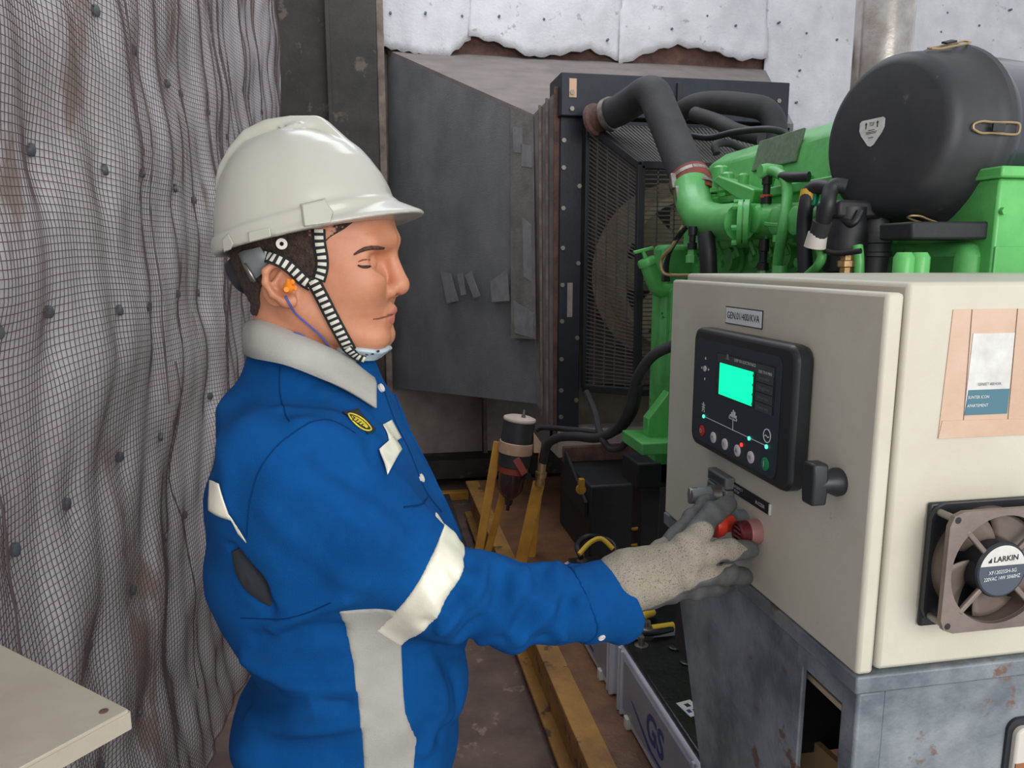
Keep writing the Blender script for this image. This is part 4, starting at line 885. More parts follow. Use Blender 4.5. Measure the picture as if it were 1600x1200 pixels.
# ---- pale steel sheet at lower left, on its post
M['sheet'] = mat('pale_steel_sheet', (192, 184, 166), .4, .25, c2=(172, 160, 140), scale=4, bump=.05, c3=(140, 122, 104), s3=9, t3=.68)
ZP = 1.125
K = P(201, 1108, z=ZP); e1 = (P(0, 1006, z=ZP)-K).normalized(); e2 = (P(48, 1200, z=ZP)-K).normalized(); e2 = (e2-e1*e1.dot(e2)).normalized()
ps = thing('machine_side_table', (K+e1*.14+e2*.12)*1.0-Vector((0, 0, ZP)), 'pale metal sheet table corner with a bolt hole at lower left', 'table')
MB().prism([K, K+e1*.265, K+e1*.265+e2*.02, K+e1*.05+e2*.24, K+e2*.24], (0, 0, -.004)).build('sheet_top', M['sheet'], ps, bevel=.001)
MB().obox(K+e1*.1325+Vector((0, 0, -.012)), e1*.1325, e2*.0015, Vector((0, 0, .009))).build('folded_edge', M['sheet'], ps)
MB().obox(K+e2*.12+Vector((0, 0, -.012)), e2*.12, e1*.0015, Vector((0, 0, .009))).build('folded_edge', M['sheet'], ps)
hq = P(162, 1111, z=ZP+.0004); MB().lathe(hq, (0, 0, 1), [(0, .0042), (.0004, .0042)], 16).build('bolt_hole', M['rust'], ps)
pc = K+e1*.10+e2*.09
MB().box(pc.x-.03, pc.x+.03, pc.y-.03, pc.y+.03, .01, ZP-.004).build('post', M['stand'], ps, bevel=.003)
MB().box(pc.x-.08, pc.x+.08, pc.y-.08, pc.y+.08, 0, .012).build('foot_plate', M['stand'], ps)
# ------------------------------------------------------------------ worker
YM = 1.02
def cloth_mat(name, c, c2, sc=70):
    m = mat(name, c, .95, c2=c2, scale=9, bump=.3, bscale=700); m.node_tree.nodes['Principled BSDF'].inputs['Specular IOR Level'].default_value = .12; return m
M['blue'] = cloth_mat('blue_drill_cloth', (10, 78, 140), (7, 66, 122))
M['greycl'] = cloth_mat('light_grey_cloth', (174, 172, 165), (160, 157, 150))
M['seam'] = cloth_mat('dark_blue_stitch', (6, 54, 104), (5, 48, 94))
M['dark_cloth'] = mat('flat_dark_cloth', (30, 34, 40), .9)  # plain dark tone for the emblem cloth and the pleat filler
M['reflect'] = mat('silver_reflective_tape', (226, 222, 202), .42, .1, c2=(206, 202, 184), scale=14, bump=.1)
M['skin'] = mat('tan_skin', (200, 138, 105), .48, c2=(184, 120, 88), scale=16, bump=.06, bscale=300, c3=(176, 112, 84), s3=70, t3=.68)
sb = M['skin'].node_tree.nodes['Principled BSDF']; sb.inputs['Subsurface Weight'].default_value = .12; sb.inputs['Subsurface Radius'].default_value = (.012, .005, .003); sb.inputs['Subsurface Scale'].default_value = .5
M['lip'] = mat('lip_skin', (176, 108, 92), .45, c2=(164, 98, 84), scale=60)
M['hair'] = mat('short_black_hair', (92, 70, 58), .8, c2=(48, 37, 32), scale=160, bump=.9, bscale=420)
M['brow'] = mat('dark_brow_hair', (92, 62, 46), .8, c2=(58, 40, 32), scale=300)
M['shell'] = mat('ivory_helmet', (184, 182, 170), .3, c2=(179, 176, 163), scale=5, coat=.35, c3=(196, 190, 176), s3=16, t3=.74)
M['knit'] = mat('speckled_knit_glove', (166, 157, 140), .95, c2=(150, 141, 126), scale=20, bump=.6, bscale=420, c3=(100, 95, 88), s3=520, t3=.56)
M['nitrile'] = mat('grey_nitrile_coating', (88, 90, 88), .62, c2=(74, 76, 75), scale=30, bump=.2, bscale=160)
M['earplug'] = mat('orange_earplug', (238, 140, 34), .5); M['cord'] = mat('blue_cord', (72, 84, 156), .5)
M['cup'] = mat('pale_grey_chin_cup', (176, 190, 196), .4)
def hits(f, pts, off=0, t0=.5, n=60):
    D_ = np.array([ray(x, y).normalized()[:] for x, y in pts]); t = np.full(len(D_), t0)
    for _ in range(n):
        v = np.asarray(f((D_[:, 0]*t, D_[:, 1]*t, CZ+D_[:, 2]*t)))-off; t = t+np.clip(v*.6, -.05, .08)
    return [Vector(q) for q in (np.array([0, 0, CZ])+D_*t[:, None])]
# ---- coverall
TZ = np.array([.55, .66, .74, .82, .90, .96, 1.0, 1.05, 1.09, 1.13, 1.17, 1.235, 1.315, 1.345, 1.38, 1.42, 1.44, 1.46])
TB = np.array([-.15, -.18, -.20, -.21, -.207, -.195, -.186, -.192, -.218, -.231, -.232, -.226, -.214, -.207, -.197, -.178, -.165, -.15])
TF = np.array([.05, .07, .085, .094, .105, .118, .121, .122, .121, .118, .111, .089, .050, .037, .026, .008, -.005, -.02])
TW = np.array([.16, .17, .175, .178, .175, .172, .170, .168, .170, .174, .180, .186, .170, .145, .112, .080, .065, .055])
S0 = P(452, 738, Y=.885); E0 = P(690, 921, Y=.86); F0 = P(800, 944, Y=.875); W0 = P(985, 940, Y=.905)
armd = (W0-F0).normalized(); W1 = W0+armd*.03
def arm(p):
    M1 = S0.lerp(E0, .5)+Vector((0, -.004, -.004))
    return chain(p, [S0, M1, E0, F0, W1], [.082, .061, .0535, .0495, .0515], .03)
def folds(p):
    x, y, z = p
    wf = np.clip((x-.03)/.05, 0, 1)                                     # forearm
    ff = .0045*np.sin(95*x+60*z+1.5*np.sin(30*y))*np.clip(1.6-np.abs(x-.12)/.10, 0, 1)+.003*np.sin(110*x-40*z)*np.clip(1-np.abs(x-.30)/.06, 0, 1)
    wt = np.clip((1.10-z)/.06, 0, 1)*(1-wf*0)                           # lower body
    ft = .008*np.sin(34*z+16*x+2.2*np.sin(11*x+3*y))+.0045*np.sin(52*z-30*x+2*np.sin(14*y))
    up = np.clip((z-1.12)/.1, 0, 1)
    fu = .0044*np.sin(26*x+44*z+2.2*np.sin(9*x+8*y))+.0026*np.sin(60*x-22*z+1.7*np.sin(18*y))
    fu = fu+.006*np.sin(42*(z+.55*x)+1.2*np.sin(12*x))*np.clip((x+.02)/.06, 0, 1)*np.clip((1.36-z)/.1, 0, 1)
    return wf*ff+(1-wf)*(wt*ft+up*fu)
def torso(p):
    x, y, z = p
    xb = np.interp(z, TZ, TB); xf = np.interp(z, TZ, TF); w_ = np.interp(z, TZ, TW)
    xc = (xb+xf)/2; a = (xf-xb)/2
    k = (np.abs((x-xc)/a)**2.25+np.abs((y-YM)/w_)**2.25)**(1/2.25)
    d = (k-1)*np.minimum(a, w_)*.95
    return smax(smax(d, z-1.455, .01), .62-z, .02)
LS = Vector((-.09, YM+.155, 1.325)); LE = Vector((-.10, YM+.215, 1.06)); LW = Vector((.00, YM+.20, .84))
SL = [(-.166, 1.150), (-.110, 1.072)]
slit = None
def cov0(p):
    d = smin(torso(p), arm(p), .045)
    d = smin(d, chain(p, [LS, LE, LW], [.078, .06, .05], .03), .035)
    for s in (-1, 1): d = smin(d, rcone(p, (-.055, YM+s*.09, .74), (-.06, YM+s*.10, .10), .098, .082), .03)
    return d+folds(p)
sa, sb_ = hits(cov0, [(364, 858), (424, 956)])
sa2, sb2 = hits(cov0, [(372, 850), (405, 925)])
k1_, k2_ = P(978, 911, Y=.89), P(983, 980, Y=.89)
def cuff_plane(p): return smax((p[0]-k1_.x)*.94+(p[2]-k1_.z)*.34, (p[0]-k2_.x)*.90-(p[2]-k2_.z)*.43, .012)
def cov(p):
    d = cov0(p)
    d = smax(d, -chain(p, [sa, sa.lerp(sb_, .45)+Vector((-.003, 0, -.004)), sb_], [.009, .021, .007], .01), .006)
    c = cuff_plane(p)
    near = rcone(p, F0, W1, .06, .06)
    d = np.where(near < .03, smax(d, c, .004), d)
    return smax(d, -rcone(p, W0+armd*.036, W0+armd*.08, .037, .038), .003)
man = thing('person', (-.06, YM, 0), 'worker in blue coverall and white helmet reaching to press the control panel', 'person')
CR = [([(470, 664), (545, 690), (625, 765), (700, 840)], .007, .016), ([(500, 720), (570, 760), (640, 815)], -.005, .014), ([(430, 985), (480, 955), (540, 935)], .007, .012), ([(400, 1000), (470, 985), (530, 985)], -.006, .012),
      ([(385, 1030), (450, 1068), (545, 1072)], .007, .012), ([(380, 1060), (440, 1100), (540, 1105)], -.007, .012), ([(392, 1120), (470, 1140), (560, 1128)], .006, .013), ([(660, 1010), (690, 1080), (665, 1170)], .006, .014), ([(690, 1010), (715, 1070), (690, 1150)], -.005, .012),
      ([(755, 882), (742, 930), (690, 985)], .006, .009), ([(735, 880), (715, 930), (668, 975)], -.006, .010), ([(820, 892), (800, 945), (752, 1000)], .006, .009), ([(790, 888), (775, 945), (722, 995)], -.005, .009), ([(872, 884), (862, 945), (815, 1000)], .0055, .009), ([(848, 888), (832, 945), (785, 1002)], -.005, .009), ([(912, 880), (908, 940), (880, 995)], .006, .008), ([(895, 882), (888, 940), (850, 998)], -.005, .008),
      ([(500, 612), (560, 640), (620, 700)], .003, .010), ([(440, 640), (520, 650), (590, 690)], .004, .010), ([(650, 790), (600, 745), (575, 715)], -.005, .010), ([(345, 640), (350, 720), (350, 790)], .004, .016), ([(420, 800), (480, 860), (560, 915)], .004, .018), ([(540, 800), (600, 850), (640, 880)], .004, .012)]
CP = [(hits(cov0, pts), a, w_) for pts, a, w_ in CR]
def displace(V):
    V = np.asarray(V, np.float64); p = (V[:, 0], V[:, 1], V[:, 2]); s = np.zeros(len(V))
    for pts, a, w_ in CP:
        pts = spline(pts, 3); d = None
        for i in range(len(pts)-1):
            q = rcone(p, pts[i], pts[i+1], 0, 0); d = q if d is None else np.minimum(d, q)
        s += 1.25*a*np.exp(-(d/w_)**2)
    e = 2e-3; g = np.stack([cov0((p[0]+e, p[1], p[2]))-cov0((p[0]-e, p[1], p[2])), cov0((p[0], p[1]+e, p[2]))-cov0((p[0], p[1]-e, p[2])), cov0((p[0], p[1], p[2]+e))-cov0((p[0], p[1], p[2]-e))], 1)
    g /= np.maximum(np.linalg.norm(g, axis=1, keepdims=True), 1e-9)
    return V+g*s[:, None]
def chits(pts, off=0):
    H = [q for q in hits(cov, pts, off) if q.y < 1.12]                # drop rays that pass the cloth
    return [Vector(q) for q in displace([tuple(q) for q in H])]
v_, q_ = surface_nets(cov, (-.27, .74, .06), (.40, 1.34, 1.47), .0045, 2); v_ = displace(v_)
coverall = np_mesh('coverall', v_, q_, M['blue'], man)
def region_part(name, f, reg, off, lo, hi, h, m, parent=None, k=.002):
    v, q = surface_nets(lambda p: smax(f(p)-off, reg(p), k), lo, hi, h, 1)
    if f is cov: v = displace(v)
    return np_mesh(name, v, q, m, parent or man)
# reflective band round the upper arm
bc_ = P(666, 916, Y=.84); bd = Vector((.83, -.02, -.56)).normalized()
region_part('reflective_band', cov, lambda p: np.maximum(np.abs((p[0]-bc_.x)*bd.x+(p[1]-bc_.y)*bd.y+(p[2]-bc_.z)*bd.z)-.0205, rcone(p, S0, E0, .085, .085)),
            .0022, (bc_.x-.09, .76, bc_.z-.09), (bc_.x+.09, .95, bc_.z+.09), .0028, M['reflect'])
# cuff band
region_part('cuff', cov, lambda p: np.maximum(-cuff_plane(p)-.062, rcone(p, F0, W0, .066, .066)), .0022, (W0.x-.12, .83, W0.z-.08), (W0.x+.05, .98, W0.z+.08), .003, M['blue'])
# grey side panel
zl = [P(x, y, Y=.86) for x, y in ((526, 925), (545, 1000), (555, 1060), (564, 1130), (568, 1215))]
zr = [P(x, y, Y=.86) for x, y in ((618, 925), (627, 1000), (630, 1060), (634, 1110), (652, 1160), (648, 1215))]
def panel_reg(p):
    x, y, z = p
    xl = np.interp(z, [q.z for q in zl][::-1], [q.x for q in zl][::-1]); xr = np.interp(z, [q.z for q in zr][::-1], [q.x for q in zr][::-1])
    return np.maximum(np.maximum(xl-x, x-xr), np.maximum(y-.99, np.maximum(.70-z, z-1.16)))
region_part('side_panel', cov, panel_reg, .0018, (-.13, .8, .69), (.08, 1.0, 1.17), .004, M['greycl'])
def cloth_patch(name, quad, m, off=.002, nu=8, nv=8, thick=.0015, parent=None):
    pts = []
    for i in range(nu+1):
        for j in range(nv+1):
            s, t = i/nu, j/nv; a = [quad[0][k]*(1-s)+quad[1][k]*s for k in (0, 1)]; b = [quad[3][k]*(1-s)+quad[2][k]*s for k in (0, 1)]
            pts.append((a[0]*(1-t)+b[0]*t, a[1]*(1-t)+b[1]*t))
    H = chits(pts, off); rows = [H[i*(nv+1):(i+1)*(nv+1)] for i in range(nu+1)]
    o = MB().grid(rows).build(name, m, parent or man, angle=80)
    so = o.modifiers.new('s', 'SOLIDIFY'); so.thickness = thick; so.offset = 0
    return o
cloth_patch('chest_tape', [(597, 664), (612, 656), (627, 684), (608, 697)], M['reflect'])
cloth_patch('chest_tape', [(592, 702), (612, 684), (626, 704), (604, 744)], M['reflect'], .003)
cloth_patch('back_tape', [(328, 750), (347, 755), (362, 812), (327, 797)], M['reflect'], .003, 10, 10)
cloth_patch('back_tape', [(352, 788), (360, 806), (385, 848), (372, 834)], M['reflect'], .003)
# embroidered emblem on the chest
emb = cloth_patch('emblem_patch', [(534, 645), (557, 640), (586, 672), (572, 681)], M['dark_cloth'], .002)
M['emb_y'] = mat('yellow_embroidery', (226, 206, 50), .8, c2=(200, 178, 40), scale=200)
def oval(r, n=25): return [(559.5+math.cos(t)*20*r+math.sin(t)*-5*r, 661+math.sin(t)*9*r+math.cos(t)*14*r) for t in np.linspace(0, 2*math.pi, n)]
rows_ = [chits(oval(r), .0034) for r in (.05, .35, .62)]
MB().grid(rows_).build('emblem_disc', M['emb_y'], emb, angle=80)
MB().tube(chits(oval(.86), .0034), .0010, 6).build('emblem_ring', M['emb_y'], emb)
for k in range(4):
    ln = [(549+k*5+3*math.sin(s_*6+k), 653+k*4+s_*8) for s_ in np.linspace(0, 1, 8)]
    MB().tube(chits(ln, .0042), .0006, 5).build('emblem_thread', M['dark_cloth'], emb)
# buttons
for px, py, r in ((596, 606, .0058), (659, 747, .0058), (940, 996, .005)):
    h_ = chits([(px, py)], .002)[0]; n_ = grad(cov, h_)
    MB().lathe(h_, n_, [(-.002, r), (.0015, r), (.0022, r*.8), (.0012, r*.35)], 18).build('snap_button', M['white_pl'], man)
# seams
def seam(pts, r=.0008, off=.0003, m=None): MB().tube(chits([tuple(q[:2]) for q in spline([(x, y, 0) for x, y in pts], 7)], off), r, 5).build('seam', m or M['seam'], man)
seam([(482, 668), (440, 690), (405, 735), (390, 790), (385, 840)]); seam([(437, 572), (437, 610), (443, 640), (452, 664)]); seam([(482, 668), (515, 662), (550, 680)])
seam([(600, 610), (618, 660), (640, 705), (664, 765), (690, 800)], .0014); seam([(632, 792), (655, 790), (669, 776)], .0012)
seam([(376, 966), (430, 966), (470, 955), (520, 935)])
MB().tube([sa.lerp(sb_, t)+Vector((.002, .012, -.002)) for t in np.linspace(0.02, .95, 8)], [.008, .012, .016, .0175, .017, .014, .009, .004], 10).build('pleat_dark_fill', M['dark_cloth'], man)  # dark filler set in the slit so the pleat opening reads dark
# front placket edge
seam([(612, 598), (628, 650), (648, 690), (676, 745), (700, 800), (716, 840)], .0025, .0005, M['blue'])
# ---- collar
colr = []
def cpt(px, py, Y): return P(px, py, Y=Y)
def collar_half(s):
    top = [(392, 503, YM), (408, 503, YM-.045), (450, 520, YM-.072), (500, 541, YM-.074), (545, 563, YM-.060), (580, 590, YM-.030)]
    mid = [(383, 515, YM), (399, 518, YM-.060), (445, 535, YM-.088), (500, 556, YM-.090), (548, 580, YM-.074), (586, 602, YM-.036)]
    bot = [(384, 551, YM), (400, 560, YM-.066), (446, 571, YM-.098), (500, 592, YM-.098), (545, 614, YM-.080), (586, 639, YM-.044)]
    L_ = []
    for arr in (top, mid, bot):
        base = [cpt(*q) for q in arr]
        if arr is not top:
            for i in ((3, 4, 5) if arr is bot else (5,)):
                hq = chits([arr[i][:2]], .006 if arr is bot else .010)
                if hq and hq[0].y < base[i].y: base[i] = hq[0]
        pts = spline(base, 6)
        if s > 0: pts = [Vector((q.x, 2*YM-q.y, q.z)) for q in pts]
        L_.append(pts)
    return L_
for s in (-1, 1):
    L_ = collar_half(s)
    inner = [q+Vector((.0, (YM-q.y)*.12, -.03)) for q in L_[0]]
    rows = [inner, L_[0], [a.lerp(b, .5)+Vector((0, 0, .002)) for a, b in zip(L_[0], L_[1])], L_[1], [a.lerp(b, .5) for a, b in zip(L_[1], L_[2])], L_[2]]
    o = MB().grid(rows).build('collar', M['greycl'], man, angle=80)
    so = o.modifiers.new('s', 'SOLIDIFY'); so.thickness = .004; so.offset = -1 if s < 0 else 1
L_ = collar_half(-1)
MB().tube([a.lerp(b, .88)+Vector((0, -.0025, .0)) for a, b in zip(L_[1], L_[2])], .0009, 5).build('collar_stitch', mat('grey_stitch', (160, 158, 152), .8), man)
# ---- head
HO = P(445, 450, Y=YM); ps_ = R(15); hc, hs = math.cos(ps_), math.sin(ps_)
def hl(px, py, y=0.0):                                  # photo point on the head's mid plane -> head coordinates
    d = ray(px, py); yl = -abs(y); o = Vector((0, 0, CZ))-HO
    t = (yl-o.x*hs-o.y*hc)/(d.x*hs+d.y*hc); q = o+d*t; return (q.x*hc-q.y*hs, y, q.z)
def h2w(q): return Vector((HO.x+q[0]*hc+q[1]*hs, HO.y-q[0]*hs+q[1]*hc, HO.z+q[2]))
def w2h(p):
    dx, dy = p[0]-HO.x, p[1]-HO.y
    return (dx*hc-dy*hs, dx*hs+dy*hc, p[2]-HO.z)
prof = [(226, 440, 510, .03), (240, 412, 550, .054), (265, 386, 588, .072), (300, 374, 606, .079), (335, 369, 615, .083), (358, 369, 619, .083), (372, 370, 621, .083), (385, 372, 616, .082), (400, 374, 609, .081), (415, 378, 606, .079),
        (430, 384, 605, .078), (445, 392, 606, .076), (460, 402, 610, .073), (472, 420, 613, .069), (484, 440, 613, .065), (495, 462, 610, .060), (505, 480, 605, .056), (513, 495, 602, .052), (523, 512, 606, .046), (533, 530, 604, .038), (541, 545, 596, .028), (549, 556, 584, .014)]
HZ = np.array([hl(450, y)[2] for y, *_ in prof])[::-1]
HB = np.array([hl(b, y)[0] for y, b, f_, w_ in prof])[::-1]; HF = np.array([hl(f_-(3 if y < 480 else 2), y)[0] for y, b, f_, w_ in prof])[::-1]; HW = np.array([w_ for *_, w_ in prof])[::-1]
def sym(q): return (q[0], -q[1], q[2])
def skull(p):
    x, y, z = p
    xb = np.interp(z, HZ, HB); xf = np.interp(z, HZ, HF); w_ = np.interp(z, HZ, HW)
    x0 = np.clip(.004, xb+(xf-xb)*.45, xf-(xf-xb)*.3); a = np.maximum(np.where(x > x0, xf-x0, x0-xb), .004)
    n_ = np.where(x > x0, 2.3, 2.1); k = (np.abs((x-x0)/a)**n_+np.abs(y/w_)**n_)**(1/n_)
    d = (k-1)*np.minimum(a, w_)*.92
    return np.maximum(d, np.maximum(z-HZ[-1], HZ[0]-z))
def headL(p, ear=True):
    d = skull(p)
    d = smin(d, chain(p, [hl(470, 440), hl(474, 500), hl(484, 600)], [.058, .0575, .064], .02), .02)
    ay = np.abs(p[1]); q = (p[0], ay, p[2])
    d = smin(d, rcone(q, hl(470, 485, .056), hl(582, 526, .020), .017, .017), .022)          # jaw
    d = smin(d, ellip(p, hl(587, 524), (.017, .024, .015)), .014)                             # chin
    d = smin(d, ellip(q, hl(560, 438, .046), (.026, .017, .020)), .04)                        # cheekbone
    d = smin(d, rcone(q, hl(606, 377, .008), hl(580, 380, .046), .009, .008), .016)           # brow ridge
    d = smax(d, -ellip(q, hl(600, 411, .033), (.020, .021, .011)), .014)                      # eye socket
    d = smin(d, ellip(q, hl(569, 411, .034), (.0165, .0175, .0135)), .004)                    # lids over the eye
    d = smax(d, -rcone(q, hl(585, 417, .018), hl(565, 418, .050), .0012, .0012), .0015)       # lid slit
    d = smin(d, rcone(p, hl(610, 394), hl(625, 440), .0065, .0105), .012)                     # nose bridge
    d = smin(d, ellip(p, hl(623.5, 448), (.0125, .0125, .011)), .008)
    d = smin(d, ellip(q, hl(605, 456, .0140), (.0120, .0075, .0090)), .004)                   # alae
    d = smax(d, -ellip(q, hl(619, 464, .0075), (.006, .0035, .0035)), .003)                   # nostrils
    d = smin(d, rcone(q, hl(611, 484, .0), hl(599, 491, .017), .0075, .0040), .008)         # upper lip
    d = smin(d, rcone(q, hl(606, 500, .0), hl(597, 499, .015), .0078, .0040), .008)         # lower lip
    d = smax(d, -rcone(q, hl(621, 491.5, .0), hl(588, 497, .031), .0014, .0010), .003)        # mouth line
    if ear:
        e = ellip(p, hl(437, 442, -.078), (.021, .006, .030), ((.93, 0, .36), (0, 1, 0), (-.36, 0, .93)))
        e = smin(e, chain(p, [hl(452, 432, -.082), hl(445, 417, -.086), hl(428, 412, -.090), hl(415, 424, -.093), hl(415, 442, -.093), hl(426, 460, -.090), hl(444, 471, -.086)], [.003, .0038, .0042, .0042, .0042, .004, .006], .004), .004)
        e = smin(e, ellip(p, hl(452, 470, -.083), (.0105, .005, .009)), .006)
        e = smin(e, chain(p, [hl(438, 428, -.085), hl(430, 442, -.086), hl(438, 458, -.085), hl(450, 462, -.084)], [.003, .0032, .003, .003], .004), .004)
        e = smax(e, -ellip(p, hl(447, 448, -.090), (.010, .008, .012)), .004)
        d = smin(d, e, .005)
        e2 = ellip(p, hl(437, 442, .080), (.021, .007, .030)); d = smin(d, e2, .006)
    return d
def headW(p): return headL(w2h(p))
def headNoEar(p): return headL(w2h(p), False)
bl = h2w(hl(360, 600)); 
v_, q_ = surface_nets(headW, (HO.x-.08, HO.y-.115, HO.z-.135), (HO.x+.185, HO.y+.11, HO.z+.205), .0019, 1)
body = np_mesh('body', v_, q_, M['skin'], man)
tag(body, 'tan skinned head in profile looking down at the panel')
# lips, brows, lashes, hair
lipz = lambda p: np.minimum(rcone((w2h(p)[0], np.abs(w2h(p)[1]), w2h(p)[2]), hl(617, 485.5), hl(592, 494.5, .024), .0068, .003), rcone((w2h(p)[0], np.abs(w2h(p)[1]), w2h(p)[2]), hl(613, 499), hl(592, 498, .022), .0078, .003))
q0_, q1_ = h2w(hl(583, 510)), h2w(hl(632, 474))
region_part('lips', headW, lipz, .0004, (HO.x+.10, HO.y-.065, q0_.z), (HO.x+.16, HO.y+.03, q1_.z), .0012, M['lip'])
def hair_reg(p):
    x, y, z = w2h(p)
    zz = [hl(500, q)[2] for q in (490, 474, 462, 445, 438, 432, 424, 400, 385, 374, 362, 345)]; xx = [hl(q, 420, -.07)[0] for q in (384, 394, 398, 406, 420, 490, 502, 504, 508, 520, 540, 560)]
    return np.maximum(x-np.interp(z, zz, xx), np.maximum(z-.13, HZ[0]*.0+zz[0]-z))*.8
region_part('hair', lambda p: headNoEar(p)+.0012*np.sin(900*p[0]+300*p[2])*np.sin(700*p[2]), hair_reg, .0036, (HO.x-.08, HO.y-.1, HO.z-.05), (HO.x+.11, HO.y+.1, HO.z+.135), .0024, M['hair'])
def mirror_head(q):
    x, y, z = w2h(q); return h2w((float(x), -float(y), float(z)))
def strip_on(name, pts, wd, m, f, off, both=True, parent=None, thick=.001):
    H = hits(f, pts, off); rows = []
    for i, q in enumerate(H):
        t = (H[min(i+1, len(H)-1)]-H[max(i-1, 0)]).normalized(); n = grad(f, q); s = t.cross(n).normalized(); rows.append([q-s*wd[i]*.5, q+n*.0006, q+s*wd[i]*.5])
    out = []
    for mir in ((0, 1) if both else (0,)):
        rr_ = [[mirror_head(q) for q in r][::-1] if mir else r for r in rows]
        o = MB().grid(rr_).build(name, m, parent or man, angle=80); so = o.modifiers.new('s', 'SOLIDIFY'); so.thickness = thick; so.offset = 0; out.append(o)
    return out
M['lash'] = mat('dark_lashes', (40, 28, 24), .6)
strip_on('mouth_line', [(583, 498.5), (590, 498), (598, 496), (606, 493.5), (613, 491.5)], [.0008, .0013, .0013, .0012, .001], mat('mouth_line_shade', (128, 70, 60), .6), headW, .0002)  # shade of the mouth crease painted as a darker strip
strip_on('lid_crease', [(560, 409), (566, 406.5), (572, 405.5), (578, 406)], [.0005, .001, .001, .0005], mat('lid_crease_shade', (150, 96, 74), .6), headW, .0002)  # eyelid fold shading put in as a darker strip
bp = [(553, 398), (561, 393), (570, 389), (580, 387), (590, 387), (600, 388)]
strip_on('eyebrow', bp, [.0015, .0034, .0046, .005, .0048, .003], M['brow'], headW, .0008)
strip_on('eyelashes', [(559, 414.5), (564, 416.5), (569, 417.2), (574, 417), (579, 416)], [.001, .0024, .0032, .0034, .002], M['lash'], headW, .0008)
# ---- right glove
def G_(px, py, Y): return P(px, py, Y=Y)
fing = {
 'index': ([G_(1072, 856, .90), G_(1092, 832, .93), G_(1112, 803, .965), G_(1136, 788, .985)], [.0185, .0158, .0145, .0128]),
 'thumb': ([G_(1030, 872, .93), G_(1062, 842, .965), G_(1084, 812, .995), G_(1106, 784, 1.02)], [.022, .017, .0145, .0125]),
 'middle': ([G_(1072, 876, .888), G_(1102, 866, .905), G_(1138, 858, .925), G_(1170, 859, .945)], [.0190, .0160, .0150, .0125]),
 'ring': ([G_(1066, 897, .888), G_(1100, 897, .905), G_(1135, 896, .928), G_(1162, 900, .955)], [.0185, .0155, .0145, .0125]),
 'little': ([G_(1054, 914, .90), G_(1084, 918, .925), G_(1112, 917, .95), G_(1136, 914, .98)], [.0175, .0145, .0130, .0115]),
}
wr = G_(985, 906, .905)
def hand(p):
    d = chain(p, [G_(976, 908, .898), wr, G_(1012, 900, .905)], [.0385, .0370, .0345], .02)
    for n_ in ('index', 'middle', 'ring', 'little'): d = smin(d, rcone(p, G_(1012, 902, .905), fing[n_][0][0], .028, fing[n_][1][0]), .018)
    d = smin(d, rcone(p, G_(1008, 918, .915), G_(1072, 912, .925), .026, .018), .02)
    t = None
    for n_ in fing:
        q = chain(p, fing[n_][0], fing[n_][1], .008); t = q if t is None else smin(t, q, .0035)
    d = smin(d, t, .008)
    x, y, z = p
    return d+.0008*np.sin(260*x+90*z)*np.clip((G_(1010, 900, .9).x-x)/.02, 0, 1)+.0012*np.sin(120*z+60*x+2*np.sin(80*x))
glo = (G_(940, 900, .9).x-.03, .82, G_(1000, 960, .88).z-.04); ghi = (.55, 1.06, 1.25)
v_, q_ = surface_nets(hand, glo, ghi, .0022, 1)
glove = np_mesh('glove', v_, q_, M['knit'], man); tag(glove, 'speckled knit work glove with grey coated fingers')
zA, zB, zC = G_(1000, 948, .89), G_(1040, 926, .89), G_(1085, 903, .89)
def coat_reg(p):
    r = None
    for n_, s in (('index', .05), ('thumb', .55), ('middle', .62), ('ring', .60), ('little', .2)):
        pt, rs = fing[n_]; a = pt[0].lerp(pt[1], s)
        side = Vector((0, .006, -.010)) if n_ in ('middle', 'ring') else Vector((.003, .006, -.004))
        q = chain(p, [a+side, pt[1].lerp(pt[2], .6)+side*.55, pt[3]], [.0135, .0165, .0165], .004)
        r = q if r is None else np.minimum(r, q)
    line = p[2]-np.interp(p[0], [zA.x, zB.x, zC.x, .5], [zA.z, zB.z, zC.z, zC.z])
    palm = np.maximum(line, zA.x-p[0]+.0)
    return np.minimum(r, np.minimum(palm, np.maximum(.925-p[1], zB.x+.02-p[0])))
region_part('glove_coating', hand, coat_reg, .0009, glo, ghi, .0022, M['nitrile'], glove, .001)
# knit ribs at the glove cuff
# ---- boots
for s in (-1, 1):
    f_ = lambda p, s=s: smax(smin(rcone(p, (-.07, YM+s*.10, .05), (.10, YM+s*.11, .035), .052, .046), rcone(p, (-.075, YM+s*.10, .05), (-.07, YM+s*.10, .2), .052, .055), .03), .004-p[2], .004)
    v_, q_ = surface_nets(f_, (-.15, YM+s*.1-.08, -.02), (.18, YM+s*.1+.09, .27), .008, 1); np_mesh('boot', v_, q_, M['rubber_dark'], man)
# left hand hangs at the far side
def lefth(p):
    d = rcone(p, LW, LW+Vector((.03, 0, -.07)), .034, .030)
    for k in range(4):
        a = LW+Vector((.045-.018*k+.01, 0, -.085)); d = smin(d, chain(p, [a, a+Vector((.012, -.008, -.04)), a+Vector((.004, -.025, -.065))], [.012, .0105, .009], .004), .006)
    return smin(d, chain(p, [LW+Vector((.045, -.01, -.04)), LW+Vector((.075, -.03, -.07)), LW+Vector((.075, -.04, -.10))], [.016, .012, .010], .006), .01)
v_, q_ = surface_nets(lefth, (LW.x-.06, LW.y-.09, LW.z-.2), (LW.x+.13, LW.y+.06, LW.z+.05), .004, 1); np_mesh('glove', v_, q_, M['knit'], man)
